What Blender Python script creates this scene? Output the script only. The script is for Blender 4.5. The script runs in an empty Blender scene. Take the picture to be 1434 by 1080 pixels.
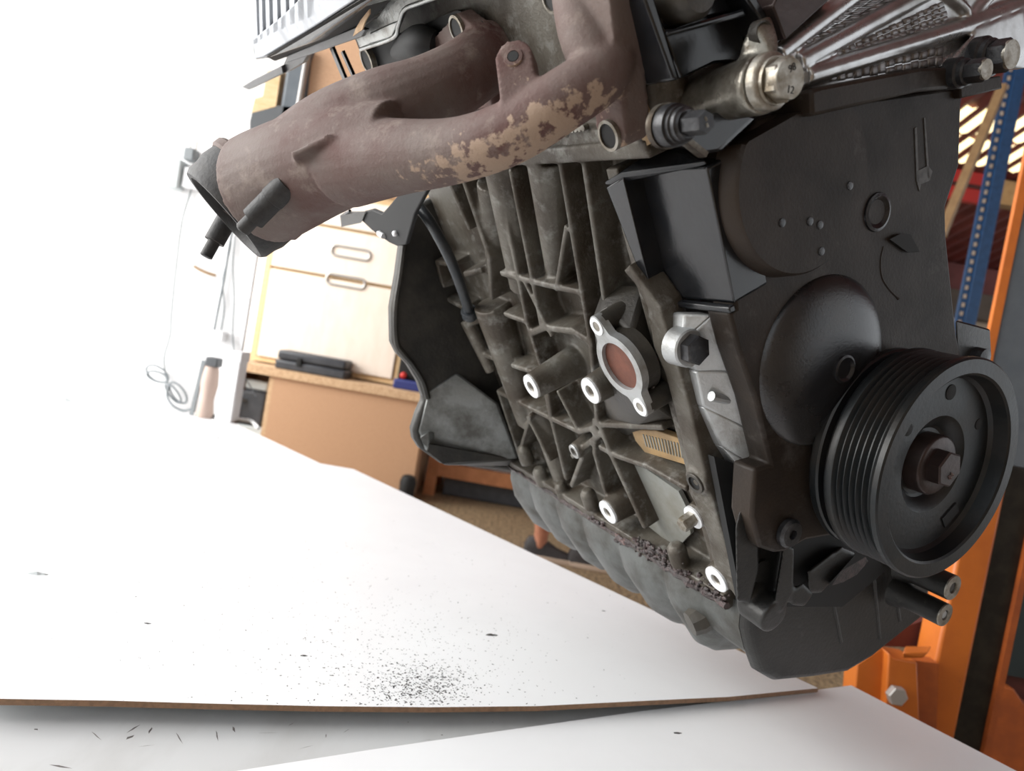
import bpy, bmesh, math, random
from mathutils import Vector, Matrix, noise
random.seed(7)
V = Vector
S = bpy.context.scene
COL = S.collection

# ------------------------------------------------------------------ camera, sky, light, exposure
F, CX, CY = 1060.0, 717.0, 540.0
CAM = V((0, 0, 1.0))
CR = Matrix.Rotation(math.radians(87.5), 3, 'X') @ Matrix.Rotation(math.radians(10), 3, 'Z')
cd = bpy.data.cameras.new('camera'); cam = bpy.data.objects.new('camera', cd); COL.objects.link(cam)
cam.matrix_world = Matrix.Translation(CAM) @ CR.to_4x4()
cd.sensor_width = 36; cd.lens = F / 1434 * 36; cd.clip_start = 0.02; cd.clip_end = 100
cd.dof.use_dof = True; cd.dof.focus_distance = 0.52; cd.dof.aperture_fstop = 10.0
S.camera = cam
S.view_settings.view_transform = 'Standard'; S.view_settings.look = 'None'
S.view_settings.gamma = 1; S.view_settings.use_curve_mapping = False
S.view_settings.exposure = 0.5
w = bpy.data.worlds.new('sky'); S.world = w; w.use_nodes = True
bg = w.node_tree.nodes['Background']; bg.inputs[0].default_value = (0.92, 0.96, 1, 1); bg.inputs[1].default_value = 1.0

def area(name, loc, target, sx, sy, power, color=(1, 1, 1)):
    l = bpy.data.lights.new(name, 'AREA'); l.shape = 'RECTANGLE'; l.size = sx; l.size_y = sy
    l.energy = power; l.color = color
    o = bpy.data.objects.new(name, l); COL.objects.link(o); o.location = loc
    o.rotation_euler = (V(target) - V(loc)).to_track_quat('-Z', 'Y').to_euler()
    return o
area('cupboard_fill_light', (-3.4, 3.6, 2.2), (-1.2, 4.9, 1.0), 1.4, 1.6, 90, (1, .985, .96))  # unseen area light added to brighten the cupboard; no window is built
area('left_fill_light', (-3.6, 0.6, 2.0), (-0.5, 1.5, 0.9), 3.5, 2.6, 200, (1, .985, .96))  # unseen area light added to blow out the left wall and boards

# ------------------------------------------------------------------ pixel -> place helpers
def ray(px, py): return CR @ V((px - CX, -(py - CY), -F))
def wz(px, py, z):
    d = ray(px, py); return CAM + d * ((z - CAM.z) / d.z)
def wy(px, py, y):
    d = ray(px, py); return CAM + d * (y / d.y)
def wx(px, py, x):
    d = ray(px, py); return CAM + d * (x / d.x)
# engine frame: x along the crank towards the pulley, y to the far side, z up the bores
ER = Matrix(((0.4867, 0.8166, -0.3103), (-0.2194, 0.4581, 0.8614), (0.8456, -0.3512, 0.4021)))
ax_ = ER.col[0].normalized(); az_ = (ER.col[2] - ax_ * ER.col[2].dot(ax_)).normalized(); ay_ = az_.cross(ax_)
ER = Matrix((ax_, ay_, az_)).transposed(); ERT = ER.transposed()
EO = V(((1333.9 - CX) / F * .497, -(659.3 - CY) / F * .497, -.497))
EC = ERT @ -EO                                                   # the lens in the engine frame
def U(px, py, ax, val):
    i = 'xyz'.index(ax); d = ERT @ V((px - CX, -(py - CY), -F)); return EC + d * ((val - EC[i]) / d[i])
def D(px, py, dep):
    return ERT @ (V((px - CX, -(py - CY), -F)) * (dep / F) - EO)
def depth(p): return -(EO + ER @ V(p)).z
def cv(x, y, z): return (ERT @ V((x, y, z))).normalized()
EM = Matrix.Translation(CAM) @ CR.to_4x4() @ Matrix.Translation(EO) @ ER.to_4x4()

# ------------------------------------------------------------------ materials
def lin(c):
    return tuple(((v / 255) / 12.92 if v <= 10 else (((v / 255) + .055) / 1.055) ** 2.4) for v in c)
def mat(name, c1, c2=None, scale=40, thr=(.42, .62), rough=.5, metal=0.0, bump=0.0, bscale=None, c3=None, scale3=9, thr3=(.5, .7), spec=.5, rvar=.12, emit=None, estr=0, coat=0, stretch=None):
    m = bpy.data.materials.new(name); m.use_nodes = True; nt = m.node_tree; N = nt.nodes; L = nt.links
    b = N['Principled BSDF']; b.inputs['Roughness'].default_value = rough; b.inputs['Metallic'].default_value = metal
    b.inputs['Specular IOR Level'].default_value = spec; b.inputs['Coat Weight'].default_value = coat
    c1 = (*c1, 1); b.inputs['Base Color'].default_value = c1
    tc = N.new('ShaderNodeTexCoord'); src = tc.outputs['Object']
    if stretch:
        mp = N.new('ShaderNodeMapping'); mp.inputs['Scale'].default_value = stretch
        L.new(src, mp.inputs[0]); src = mp.outputs[0]
    def nz(sc, det=6, ro=.6):
        n = N.new('ShaderNodeTexNoise'); n.inputs['Scale'].default_value = sc; n.inputs['Detail'].default_value = det
        n.inputs['Roughness'].default_value = ro; L.new(src, n.inputs['Vector']); return n.outputs['Fac']
    def mix(fac, a, bcol, th):
        r = N.new('ShaderNodeMapRange'); r.inputs[1].default_value = th[0]; r.inputs[2].default_value = th[1]
        L.new(fac, r.inputs[0]); x = N.new('ShaderNodeMix'); x.data_type = 'RGBA'
        L.new(r.outputs[0], x.inputs['Factor'])
        if isinstance(a, tuple): x.inputs['A'].default_value = a
        else: L.new(a, x.inputs['A'])
        x.inputs['B'].default_value = (*bcol, 1); return x.outputs['Result']
    col = c1
    if c2:
        n1 = nz(scale); col = mix(n1, col, c2, thr)
        if rvar:
            r = N.new('ShaderNodeMapRange'); r.inputs[3].default_value = max(0.03, rough - rvar); r.inputs[4].default_value = min(1, rough + rvar)
            L.new(n1, r.inputs[0]); L.new(r.outputs[0], b.inputs['Roughness'])
    if c3: col = mix(nz(scale3, 8, .7), col, c3, thr3)
    if not isinstance(col, tuple): L.new(col, b.inputs['Base Color'])
    if bump:
        bp = N.new('ShaderNodeBump'); bp.inputs['Strength'].default_value = bump; bp.inputs['Distance'].default_value = .002
        L.new(nz(bscale or scale * 3), bp.inputs['Height']); L.new(bp.outputs[0], b.inputs['Normal'])
    if emit:
        b.inputs['Emission Color'].default_value = (*emit, 1); b.inputs['Emission Strength'].default_value = estr
    return m
MT = {}
MT['block'] = mat('cast_block', (.112, .102, .084), (.045, .034, .023), 20, (.36, .60), .5, .25, .25, 420, c3=(.19, .185, .168), scale3=55, thr3=(.52, .7))
MT['blockdark'] = mat('oily_cast', (.03, .027, .023), (.055, .048, .038), 30, (.4, .65), .42, .2, .2, 380)
MT['alu'] = mat('cast_aluminium', (.42, .43, .43), (.24, .23, .21), 38, (.45, .68), .42, .55, .2, 500)
MT['aluoil'] = mat('oily_aluminium', (.26, .245, .21), (.05, .036, .024), 34, (.40, .62), .3, .7, .25, 260, c3=(.42, .41, .38), scale3=60, thr3=(.6, .75))
MT['shiny'] = mat('bright_aluminium', (.50, .50, .50), (.26, .25, .24), 30, (.45, .7), .30, .85, .06, 200)
MT['pebble'] = mat('pebbled_aluminium', (.26, .25, .25), (.14, .13, .13), 60, (.4, .65), .42, .7, .1, 300)
MT['residue'] = mat('glue_residue', (.075, .07, .066), (.05, .046, .043), 200, rough=.55)
MT['mach'] = mat('machined_face', (.78, .79, .80), (.6, .6, .6), 90, (.5, .7), .38, .35)
MT['steel'] = mat('bolt_steel', (.34, .32, .28), (.17, .14, .10), 90, (.42, .62), .38, .7, .2, 500)
MT['blacksteel'] = mat('black_bolt', (.03, .03, .032), (.07, .07, .072), 120, (.5, .7), .33, .5, .15, 500)
MT['plastic'] = mat('black_plastic', (.009, .010, .012), (.015, .015, .016), 50, (.45, .65), .22, 0, .06, 300, spec=.55)
MT['cover'] = mat('dusty_plastic', (.030, .021, .015), (.015, .0115, .009), 16, (.36, .66), .5, 0, .15, 420, c3=(.075, .066, .060), scale3=22, thr3=(.58, .80), spec=.22)
MT['dome'] = mat('satin_dome', (.018, .018, .020), (.030, .028, .027), 24, (.45, .65), .26, .25, .12, 600, spec=.6)
MT['pulley'] = mat('pulley_black', (.011, .013, .014), (.020, .018, .016), 30, (.45, .65), .36, .4, .08, 300)
MT['hub'] = mat('hub_brown', (.045, .030, .027), (.028, .020, .018), 60, (.45, .65), .38, .5, .1, 300)
MT['pan'] = mat('oil_pan_alu', (.115, .12, .115), (.055, .052, .045), 28, (.42, .66), .45, .45, .2, 300)
MT['panfront'] = mat('oil_pan_oily', (.030, .029, .027), (.018, .017, .016), 22, (.42, .66), .4, .35, .2, 300, c3=(.09, .088, .08), scale3=60, thr3=(.62, .78))
MT['bell'] = mat('bellhousing', (.028, .027, .025), (.055, .050, .043), 26, (.42, .66), .42, .35, .2, 300)
MT['bell_pale_lit'] = mat('bellhousing_pale_lit', (.24, .25, .245), (.09, .088, .08), 26, (.42, .66), .5, .4, .25, 300)  # paler bell tone: dust plus light put into the colour
MT['rust'] = mat('rusty_cast_iron', (.125, .092, .080), (.080, .032, .026), 13, (.40, .64), .72, .1, .22, 500, c3=(.21, .165, .14), scale3=34, thr3=(.54, .72))
MT['dark'] = mat('black_and_shade', (.006, .006, .006), None, rough=.7)  # plain black for parts; also shade painted into holes, gaps and behind runners
MT['bore'] = mat('bore_rust', (.15, .045, .022), (.07, .022, .013), 40, (.4, .65), .55, .1, .15)
MT['rubber'] = mat('rubber_hose', (.020, .024, .028), (.03, .033, .036), 80, (.45, .65), .4)
MT['tan'] = mat('tan_stain', (.36, .235, .11), (.22, .15, .08), 50, (.4, .65), .6, .1)
MT['pocket'] = mat('pocket_plate', (.24, .245, .225), (.17, .16, .13), 25, (.45, .7), .5, .25, .1, 300, c3=(.09, .06, .03), scale3=14, thr3=(.58, .75))
MT['seal'] = mat('dried_sealant', (.07, .045, .043), (.022, .015, .014), 140, (.36, .56), .4, 0, .5, 600, c3=(.26, .14, .12), scale3=90, thr3=(.6, .7))
MT['sootiron'] = mat('sooty_iron', (.022, .021, .021), (.05, .047, .045), 45, (.45, .65), .6, .2, .25, 300, c3=(.12, .115, .11), scale3=120, thr3=(.66, .74))
MT['leaf'] = mat('dry_leaf', (.52, .35, .20), (.36, .22, .12), 60, rough=.7)
MT['shield'] = mat('heat_shield', (.40, .41, .40), (.2, .19, .17), 60, (.5, .7), .35, .8, .3, 200)
MT['greycover'] = mat('grey_weathered_plastic', (.40, .42, .45), (.30, .31, .33), 40, (.5, .7), .5, 0, .1)

def rust_material():
    m = MT['rust']; nt = m.node_tree; N = nt.nodes; L = nt.links; b = N['Principled BSDF']
    prev = b.inputs['Base Color'].links[0].from_socket
    tc = N.new('ShaderNodeTexCoord')
    c = D(725, 205, .39)
    # bare scale flaked off the belly of the front runner: a patch with its own shape
    sub = N.new('ShaderNodeVectorMath'); sub.operation = 'DISTANCE'; sub.inputs[1].default_value = c
    L.new(tc.outputs['Object'], sub.inputs[0])
    mr = N.new('ShaderNodeMapRange'); mr.inputs[1].default_value = .12; mr.inputs[2].default_value = .03
    mr.inputs[3].default_value = -.3; mr.inputs[4].default_value = .03
    L.new(sub.outputs['Value'], mr.inputs[0])
    n = N.new('ShaderNodeTexNoise'); n.inputs['Scale'].default_value = 120; n.inputs['Detail'].default_value = 6; n.inputs['Roughness'].default_value = .6
    L.new(tc.outputs['Object'], n.inputs['Vector'])
    # the flaked band lies low on the pipe
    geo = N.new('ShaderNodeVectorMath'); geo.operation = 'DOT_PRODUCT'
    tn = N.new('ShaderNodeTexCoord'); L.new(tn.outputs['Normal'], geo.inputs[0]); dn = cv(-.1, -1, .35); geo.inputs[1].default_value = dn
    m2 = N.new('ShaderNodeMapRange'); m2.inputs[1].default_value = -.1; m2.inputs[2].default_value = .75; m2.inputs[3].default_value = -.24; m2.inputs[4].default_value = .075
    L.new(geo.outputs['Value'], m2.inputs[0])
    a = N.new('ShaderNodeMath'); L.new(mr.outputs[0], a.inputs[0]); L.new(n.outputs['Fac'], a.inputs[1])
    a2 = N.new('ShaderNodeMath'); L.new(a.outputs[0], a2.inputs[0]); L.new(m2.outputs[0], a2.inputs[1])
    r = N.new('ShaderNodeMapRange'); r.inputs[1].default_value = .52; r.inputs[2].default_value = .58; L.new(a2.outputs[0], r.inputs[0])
    x = N.new('ShaderNodeMix'); x.data_type = 'RGBA'; L.new(r.outputs[0], x.inputs['Factor']); L.new(prev, x.inputs['A']); x.inputs['B'].default_value = (.30, .215, .155, 1)
    L.new(x.outputs['Result'], b.inputs['Base Color'])
rust_material()
MT['white'] = mat('white_hardboard', (.87, .88, .89), (.83, .835, .845), 5, (.4, .7), .42, 0, .02, 200, spec=.4)
MT['whiteworn'] = mat('worn_white_top', (.60, .61, .61), (.50, .50, .49), 9, (.45, .7), .5, c3=(.42, .41, .40), scale3=26, thr3=(.68, .82), stretch=(1, .35, 1))
MT['fibre'] = mat('hardboard_fibre', (.26, .15, .085), (.2, .12, .07), 200, rough=.8)
MT['wall'] = mat('white_wall', (.86, .86, .86), (.83, .83, .83), 8, rough=.8)
MT['cream'] = mat('cream_wall', (.52, .42, .32), (.47, .38, .29), 5, rough=.85)
MT['floor'] = mat('flake_floor', (.36, .26, .15), (.10, .065, .038), 60, (.46, .56), .5, c3=(.38, .29, .18), scale3=110, thr3=(.6, .68))
MT['roof'] = mat('red_roof', (.17, .036, .03), (.12, .026, .022), 4, rough=.6)
MT['beam'] = mat('roof_beam', (.10, .075, .055), (.08, .06, .045), 6, rough=.7)
MT['sky_panel'] = mat('skylight_sheet', (.9, .85, .7), None, rough=.6, emit=(1, .80, .42), estr=1.6)
MT['birch'] = mat('birch_ply', (.85, .76, .66), (.80, .69, .58), 5, (.4, .7), .5, c3=(.30, .25, .21), scale3=7, thr3=(.70, .86), stretch=(3, 1, 1))
MT['pine'] = mat('pine_edge', (.72, .52, .29), (.64, .44, .22), 25, rough=.6, stretch=(1, 1, 6))
MT['mdf'] = mat('brown_mdf', (.52, .31, .18), (.48, .28, .16), 160, rough=.65)
MT['mdfedge'] = mat('chipboard_edge', (.62, .43, .26), (.48, .3, .17), 90, rough=.8)
MT['wood'] = mat('red_wood', (.42, .17, .07), (.33, .13, .05), 14, rough=.55, stretch=(1, 6, 1))
MT['greycase'] = mat('grey_case', (.035, .038, .045), (.05, .053, .06), 20, rough=.5)
MT['orange'] = mat('orange_paint', (.56, .15, .020), (.48, .12, .016), 14, (.4, .7), .42, c3=(.13, .06, .03), scale3=22, thr3=(.68, .76))
MT['orangedark'] = mat('orange_paint_worn', (.42, .10, .018), (.30, .07, .015), 14, rough=.5)
MT['greasy'] = mat('greasy_rail', (.018, .017, .015), (.03, .028, .022), 40, rough=.4, metal=.4)
MT['teal'] = mat('dark_teal_panel', (.016, .028, .030), (.012, .02, .022), 10, rough=.5)
MT['maroon'] = mat('maroon_paint', (.09, .018, .012), (.06, .013, .01), 10, rough=.6)
MT['slate'] = mat('slate_panel', (.10, .115, .13), (.085, .10, .115), 20, rough=.55)
MT['blue'] = mat('blue_rack', (.020, .075, .19), (.016, .06, .15), 30, rough=.45)
MT['red'] = mat('red_beam', (.55, .028, .02), None, rough=.5)
MT['tanwood'] = mat('tan_stick', (.33, .21, .10), (.28, .17, .08), 20, rough=.6)
MT['handle'] = mat('grey_metal_handle', (.42, .40, .38), None, rough=.4, metal=.4)
MT['cable'] = mat('grey_cable', (.22, .24, .25), None, rough=.5)
MT['cablew'] = mat('white_cable', (.75, .75, .73), None, rough=.5)
MT['cabled'] = mat('dark_cable', (.08, .085, .09), None, rough=.5)
MT['socket'] = mat('socket_grey', (.56, .60, .60), None, rough=.4)
MT['bluecloth'] = mat('blue_tray', (.02, .03, .16), None, rough=.6)
MT['skin'] = mat('skin', (.48, .20, .115), (.42, .17, .10), 20, rough=.5)
MT['shoe'] = mat('dark_shoe', (.035, .030, .030), (.05, .045, .045), 80, rough=.7)
MT['sole'] = mat('shoe_sole', (.55, .42, .32), None, rough=.7)
MT['cloth'] = mat('dark_cloth', (.03, .035, .05), None, rough=.85)
MT['scuff'] = mat('scuff', (.07, .06, .055), (.2, .185, .175), 60, rough=.7)
MT['soot'] = mat('soot_speck', (.03, .03, .032), (.08, .07, .06), 200, rough=.8)

# ------------------------------------------------------------------ mesh builder
class MB:
    def __init__(s): s.bm = bmesh.new()
    def face(s, vs):
        try: s.bm.faces.new(vs)
        except ValueError: pass
    def prism(s, pts, off):
        off = V(off); a = [s.bm.verts.new(p) for p in pts]; b = [s.bm.verts.new(V(p) + off) for p in pts]; n = len(a)
        s.face(a); s.face(b[::-1])
        for i in range(n): s.face((a[i], b[i], b[(i + 1) % n], a[(i + 1) % n]))
        return s
    def hull(s, pts):
        vs = [s.bm.verts.new(p) for p in pts]
        r = bmesh.ops.convex_hull(s.bm, input=vs, use_existing_faces=False)
        dead = [g for g in list(r['geom_interior']) + list(r['geom_unused']) if isinstance(g, bmesh.types.BMVert) and g.is_valid]
        if dead: bmesh.ops.delete(s.bm, geom=list(set(dead)), context='VERTS')
        return s
    def box(s, a, b):
        a, b = V(a), V(b)
        p = [(a.x, a.y, a.z), (b.x, a.y, a.z), (b.x, b.y, a.z), (a.x, b.y, a.z)]
        return s.prism(p, (0, 0, b.z - a.z))
    def bar(s, p, q, wd, th, up=(0, 0, 1)):
        p, q = V(p), V(q); d = (q - p).normalized(); x = d.cross(V(up)).normalized(); y = x.cross(d)
        c = [p + x * wd / 2 * i + y * th / 2 * j for i, j in ((-1, -1), (1, -1), (1, 1), (-1, 1))]
        return s.prism(c, q - p)
    def ring(s, c, r, d, seg, ref=None):
        d = V(d).normalized(); r0 = ref if ref else (V((0, 0, 1)) if abs(d.z) < .9 else V((1, 0, 0)))
        x = d.cross(r0).normalized(); y = d.cross(x)
        return [s.bm.verts.new(V(c) + (x * math.cos(t) + y * math.sin(t)) * r) for t in (2 * math.pi * k / seg for k in range(seg))]
    def skinrings(s, rings, cap=True, closed=False):
        n = len(rings[0])
        for a, b in zip(rings, rings[1:] + ([rings[0]] if closed else [])):
            for i in range(n): s.face((a[i], a[(i + 1) % n], b[(i + 1) % n], b[i]))
        if cap and not closed: s.face(rings[0][::-1]); s.face(rings[-1])
        return s
    def tube(s, path, rad, seg=12, cap=True):
        path = [V(p) for p in path]; n = len(path)
        if not isinstance(rad, (list, tuple)): rad = [rad] * n
        rg = []; ref = None
        for i in range(n):
            d = (path[min(i + 1, n - 1)] - path[max(i - 1, 0)]).normalized()
            if ref is None: ref = V((0, 0, 1)) if abs(d.z) < .9 else V((1, 0, 0))
            x = d.cross(ref).normalized(); ref = x.cross(d)
            rg.append([s.bm.verts.new(path[i] + (x * math.cos(t) + ref * math.sin(t)) * rad[i]) for t in (2 * math.pi * k / seg for k in range(seg))])
        return s.skinrings(rg, cap)
    def lathe(s, c, d, prof, seg=40, closed=False):      # prof: (radius, height along d)
        d = V(d).normalized(); rg = [s.ring(V(c) + d * h, max(r, 1e-5), d, seg) for r, h in prof]
        return s.skinrings(rg, cap=not closed, closed=closed)
    def hexa(s, c, d, r, h, ang=0):
        d = V(d).normalized(); r0 = V((0, 0, 1)) if abs(d.z) < .9 else V((1, 0, 0))
        x = d.cross(r0).normalized(); y = d.cross(x)
        def rg(rr, hh): return [s.bm.verts.new(V(c) + d * hh + (x * math.cos(ang + k * math.pi / 3) + y * math.sin(ang + k * math.pi / 3)) * rr) for k in range(6)]
        return s.skinrings([rg(r, 0), rg(r, h * .88), rg(r * .9, h)])
    def sphere(s, c, r, sub=2, sc=(1, 1, 1)):
        m = Matrix.Translation(c) @ Matrix.Diagonal((*sc, 1)); bmesh.ops.create_icosphere(s.bm, subdivisions=sub, radius=r, matrix=m); return s
    def build(s, name, m, parent=None, label=None, bevel=0, remesh=0, smooth=0, ang=35, shade=True, sub=0):
        bmesh.ops.recalc_face_normals(s.bm, faces=s.bm.faces)
        me = bpy.data.meshes.new(name); s.bm.to_mesh(me); s.bm.free()
        me.materials.append(MT[m] if isinstance(m, str) else m)
        if shade: me.shade_smooth(); me.set_sharp_from_angle(angle=math.radians(ang))
        o = bpy.data.objects.new(name, me); COL.objects.link(o)
        if parent: o.parent = parent
        if label: o['label'] = label
        if remesh:
            md = o.modifiers.new('cast', 'REMESH'); md.mode = 'VOXEL'; md.voxel_size = remesh; md.use_smooth_shade = True
        if smooth:
            md = o.modifiers.new('fillet', 'SMOOTH'); md.iterations = smooth; md.factor = .5
        if bevel:
            md = o.modifiers.new('edge', 'BEVEL'); md.width = bevel; md.segments = 2; md.limit_method = 'ANGLE'; md.angle_limit = math.radians(35)
        if sub:
            md = o.modifiers.new('sub', 'SUBSURF'); md.levels = sub; md.render_levels = sub
        return o
def tag(o, label, cat, group=None, kind=None):
    o['label'] = label; o['category'] = cat
    if group: o['group'] = group
    if kind: o['kind'] = kind
    return o
def empty(name, loc, label, cat, group=None, rz=0):
    o = bpy.data.objects.new(name, None); COL.objects.link(o); o.location = loc; o.rotation_euler = (0, 0, rz); o.empty_display_size = .1
    return tag(o, label, cat, group)
def struct(o): o['kind'] = 'structure'; return o
def circle3(a, b, c):
    a, b, c = V(a), V(b), V(c); ab, ac = b - a, c - a; n = ab.cross(ac)
    ctr = a + (n.cross(ab) * ac.length_squared + ac.cross(n) * ab.length_squared) / (2 * n.length_squared)
    return ctr, (ctr - a).length
def poly(px, ax, val): return [U(x, y, ax, val) for x, y in px]
def catmull(pts, k=6):
    pts = [V(p) for p in pts]; P = [pts[0] * 2 - pts[1]] + pts + [pts[-1] * 2 - pts[-2]]; out = []
    for i in range(1, len(P) - 2):
        for j in range(k):
            t = j / k; a, b, c, d = P[i - 1:i + 3]
            out.append(.5 * ((2 * b) + (c - a) * t + (2 * a - 5 * b + 4 * c - d) * t * t + (3 * b - a - 3 * c + d) * t ** 3))
    return out + [pts[-1]]
def catr(rs, k=6):
    return [v.x for v in catmull([V((r, 0, 0)) for r in rs], k)]

# ================================================================== SETTING
ZT = .68
def plane_box(name, a, b, m): return struct(MB().box(a, b).build(name, m, shade=False))
plane_box('floor', (-5, -4, -.05), (8, 9.2, 0), 'floor')
plane_box('wall_left', (-3.2, 2.12, 0), (-.764, 2.135, 3.4), 'wall')
plane_box('wall_back', (-2.0, 5.3, 0), (.6, 5.4, 3.6), 'wall')
plane_box('wall_right', (.6, 9.0, 0), (8, 9.1, 2.6), 'cream')
plane_box('wall_light_block', (-.9, -4, 0), (8, -3.9, 4.8), 'cream')  # unseen wall behind the camera, added to cut sky light on the engine front
# pitched, corrugated roof over the right part of the hall
def roof():
    m = MB(); x0, x1 = -1.0, 8.0; n = 122; nv = 8
    def zz(y): return 2.9 + (9.05 - y) * .17
    rows = []
    for j in range(nv + 1):
        y = 9.05 - j * 13.0 / nv
        rows.append([m.bm.verts.new((x0 + (x1 - x0) * i / n, y, zz(y) + .028 * (i % 2))) for i in range(n + 1)])
    for j in range(nv):
        for i in range(n):
            m.face((rows[j][i], rows[j][i + 1], rows[j + 1][i + 1], rows[j + 1][i]))
    o = struct(m.build('ceiling', 'roof', shade=False)); o.modifiers.new('thick', 'SOLIDIFY').thickness = .03
roof()

# ================================================================== ENGINE
BASE = V((-.10, -.03, -.235))
eng = empty('car_engine', (0, 0, 0), 'dirty car engine hanging tilted above white boards, rusty manifold left, black pulley right', 'engine')
eng.matrix_world = EM @ Matrix.Translation(BASE)
def part(o):
    o.parent = eng; o.location = -BASE; return o
def child(o, p): o.parent = p; return o
X = V((1, 0, 0)); Y = V((0, 1, 0)); Z = V((0, 0, 1))
YW, YR = -.087, -.110
XB0, XB1, ZG, ZD = -.490, -.124, -.110, .256
# ---- cylinder block, one casting
m = MB()
m.box((XB0, YW, ZG - .004), (XB1 - .001, .112, ZD - .002))
def rib(px, wd, y1=YR, y0=YW + .006, taper=1.6):
    pts = [U(x, y, 'y', y1) for x, y in px]
    for a, b in zip(pts, pts[1:]):
        d = V((b.x - a.x, 0, b.z - a.z)); d.normalize(); s = V((d.z, 0, -d.x)); e = d * wd * .4
        top = [a - e + s * wd / 2, a - e - s * wd / 2, b + e - s * wd / 2, b + e + s * wd / 2]
        bot = [p + (p - (a + b) / 2 - d * (p - (a + b) / 2).dot(d)) * (taper - 1) + V((0, y0 - y1, 0)) for p in top]
        m.hull(top + bot)
for px, wd in (
    ([(781, 220), (826, 488), (834, 590)], .0045), ([(814, 220), (844, 420)], .0045),
    ([(696, 250), (736, 451), (756, 515), (768, 580), (781, 630), (791, 671)], .005), ([(713, 240), (756, 456)], .0045),
    ([(648, 255), (668, 315), (683, 360), (686, 416)], .006), ([(630, 262), (655, 320)], .005),
    ([(610, 368), (640, 490), (652, 540)], .005), ([(701, 384), (746, 396), (811, 411)], .005), ([(706, 441), (736, 452)], .005),
    ([(613, 413), (648, 433)], .005), ([(610, 368), (632, 372)], .005),
    ([(741, 468), (760, 460), (800, 465), (826, 481)], .006), ([(791, 320), (777, 406)], .004),
    ([(696, 550), (751, 578), (809, 606), (832, 600)], .005), ([(676, 497), (692, 505)], .005), ([(716, 513), (746, 523)], .005),
    ([(698, 555), (726, 640)], .004), ([(741, 583), (728, 628)], .004), ([(738, 586), (768, 645)], .005),
    ([(766, 553), (771, 590), (790, 670)], .004), ([(780, 550), (806, 600)], .004), ([(814, 640), (799, 681)], .005),
    ([(831, 590), (831, 636), (846, 690)], .005), ([(839, 600), (855, 640), (900, 738)], .006), ([(836, 596), (880, 598), (925, 600)], .005),
    ([(839, 628), (862, 640), (905, 655), (958, 685)], .005), ([(800, 640), (838, 610)], .005), ([(655, 455), (690, 440)], .006),
    ([(650, 385), (672, 380)], .006), ([(735, 400), (770, 470)], .004)):
    rib(px, wd)
# deck ledge and pan rail
a, b = U(700, 219, 'y', -.1100), U(926, 206, 'y', -.1100)
m.box((XB0, -.113, ZD - .004), (-.085, -.08, ZD + .007))
m.box((XB0, -.112, ZG - .008), (XB1, -.08, ZG + .008))
# two cast columns (oil gallery and dipstick guide)
def column(p0, p1, r0, r1, y):
    q0, q1 = U(*p0, 'y', y), U(*p1, 'y', y); m.tube([q0, q1], [r0, r1], 20)
column((692, 425), (742, 590), .021, .014, -.098)
column((655, 447), (690, 520), .009, .0075, -.106)
m.tube([U(706, 200, 'y', -.0980), U(735, 400, 'y', -.0920)], [.02, .014], 18)
m.tube([U(770, 215, 'y', -.0950), U(785, 385, 'y', -.0900)], [.018, .012], 18)
m.tube([U(690, 255, 'y', -.0930), U(700, 385, 'y', -.0920)], [.014, .012], 18)
m.tube([U(755, 560, 'y', -.0880), U(800, 690, 'y', -.0920)], [.016, .014], 18)
# round bosses
def boss(px, y1, r, base=None, y0=-.08):
    c = U(*px, 'y', y1); m.tube([c, V((c.x, y0, c.z))], [r, base or r * 1.35], 24); return c
def rad(px, y, half): return half * depth(U(*px, 'y', y)) / F
for px, y, h in (((745, 541), -.138, 19), ((828, 547), -.132, 21), ((805, 632), -.115, 12), ((852, 717), -.116, 19), ((1003, 811), -.118, 21)):
    boss(px, y, rad(px, y, h))
# front rail and its bolt pads
def railpoly(px, y, t): m.prism(poly(px, 'y', y), (0, t, 0))
railpoly([(872, 380), (888, 398), (905, 430), (914, 485), (931, 525), (951, 601), (961, 653), (964, 690), (985, 730), (999, 790), (1030, 838), (1029, 800), (1012, 750), (989, 672), (966, 571), (943, 493), (923, 430), (905, 405), (880, 372)], -.117, .02)
m.tube([U(974, 676, 'y', -.1190), U(974, 676, 'y', -.1190) + V((0, .025, 0))], .0105, 24)
m.tube([U(974, 723, 'y', -.1160), U(974, 723, 'y', -.1160) + V((0, .025, 0))], .010, 20)
m.box((XB1 - .012, -.108, ZG - .004), (XB1, .12, ZD - .01))
# lugs on the pan rail
for px, r in (((736, 638), .0085), ((758, 668), .008), ((826, 700), .008), ((950, 778), .0085), ((788, 690), .007)):
    c = U(*px, 'y', -.1080); m.tube([c - Z * .01, c + Z * .008, c + Z * .013], [r, r, r * .6], 16)
block = part(m.build('cylinder_block', 'block', remesh=.0014, smooth=4))
block['label'] = 'ribbed grey-brown cast cylinder block'
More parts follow.
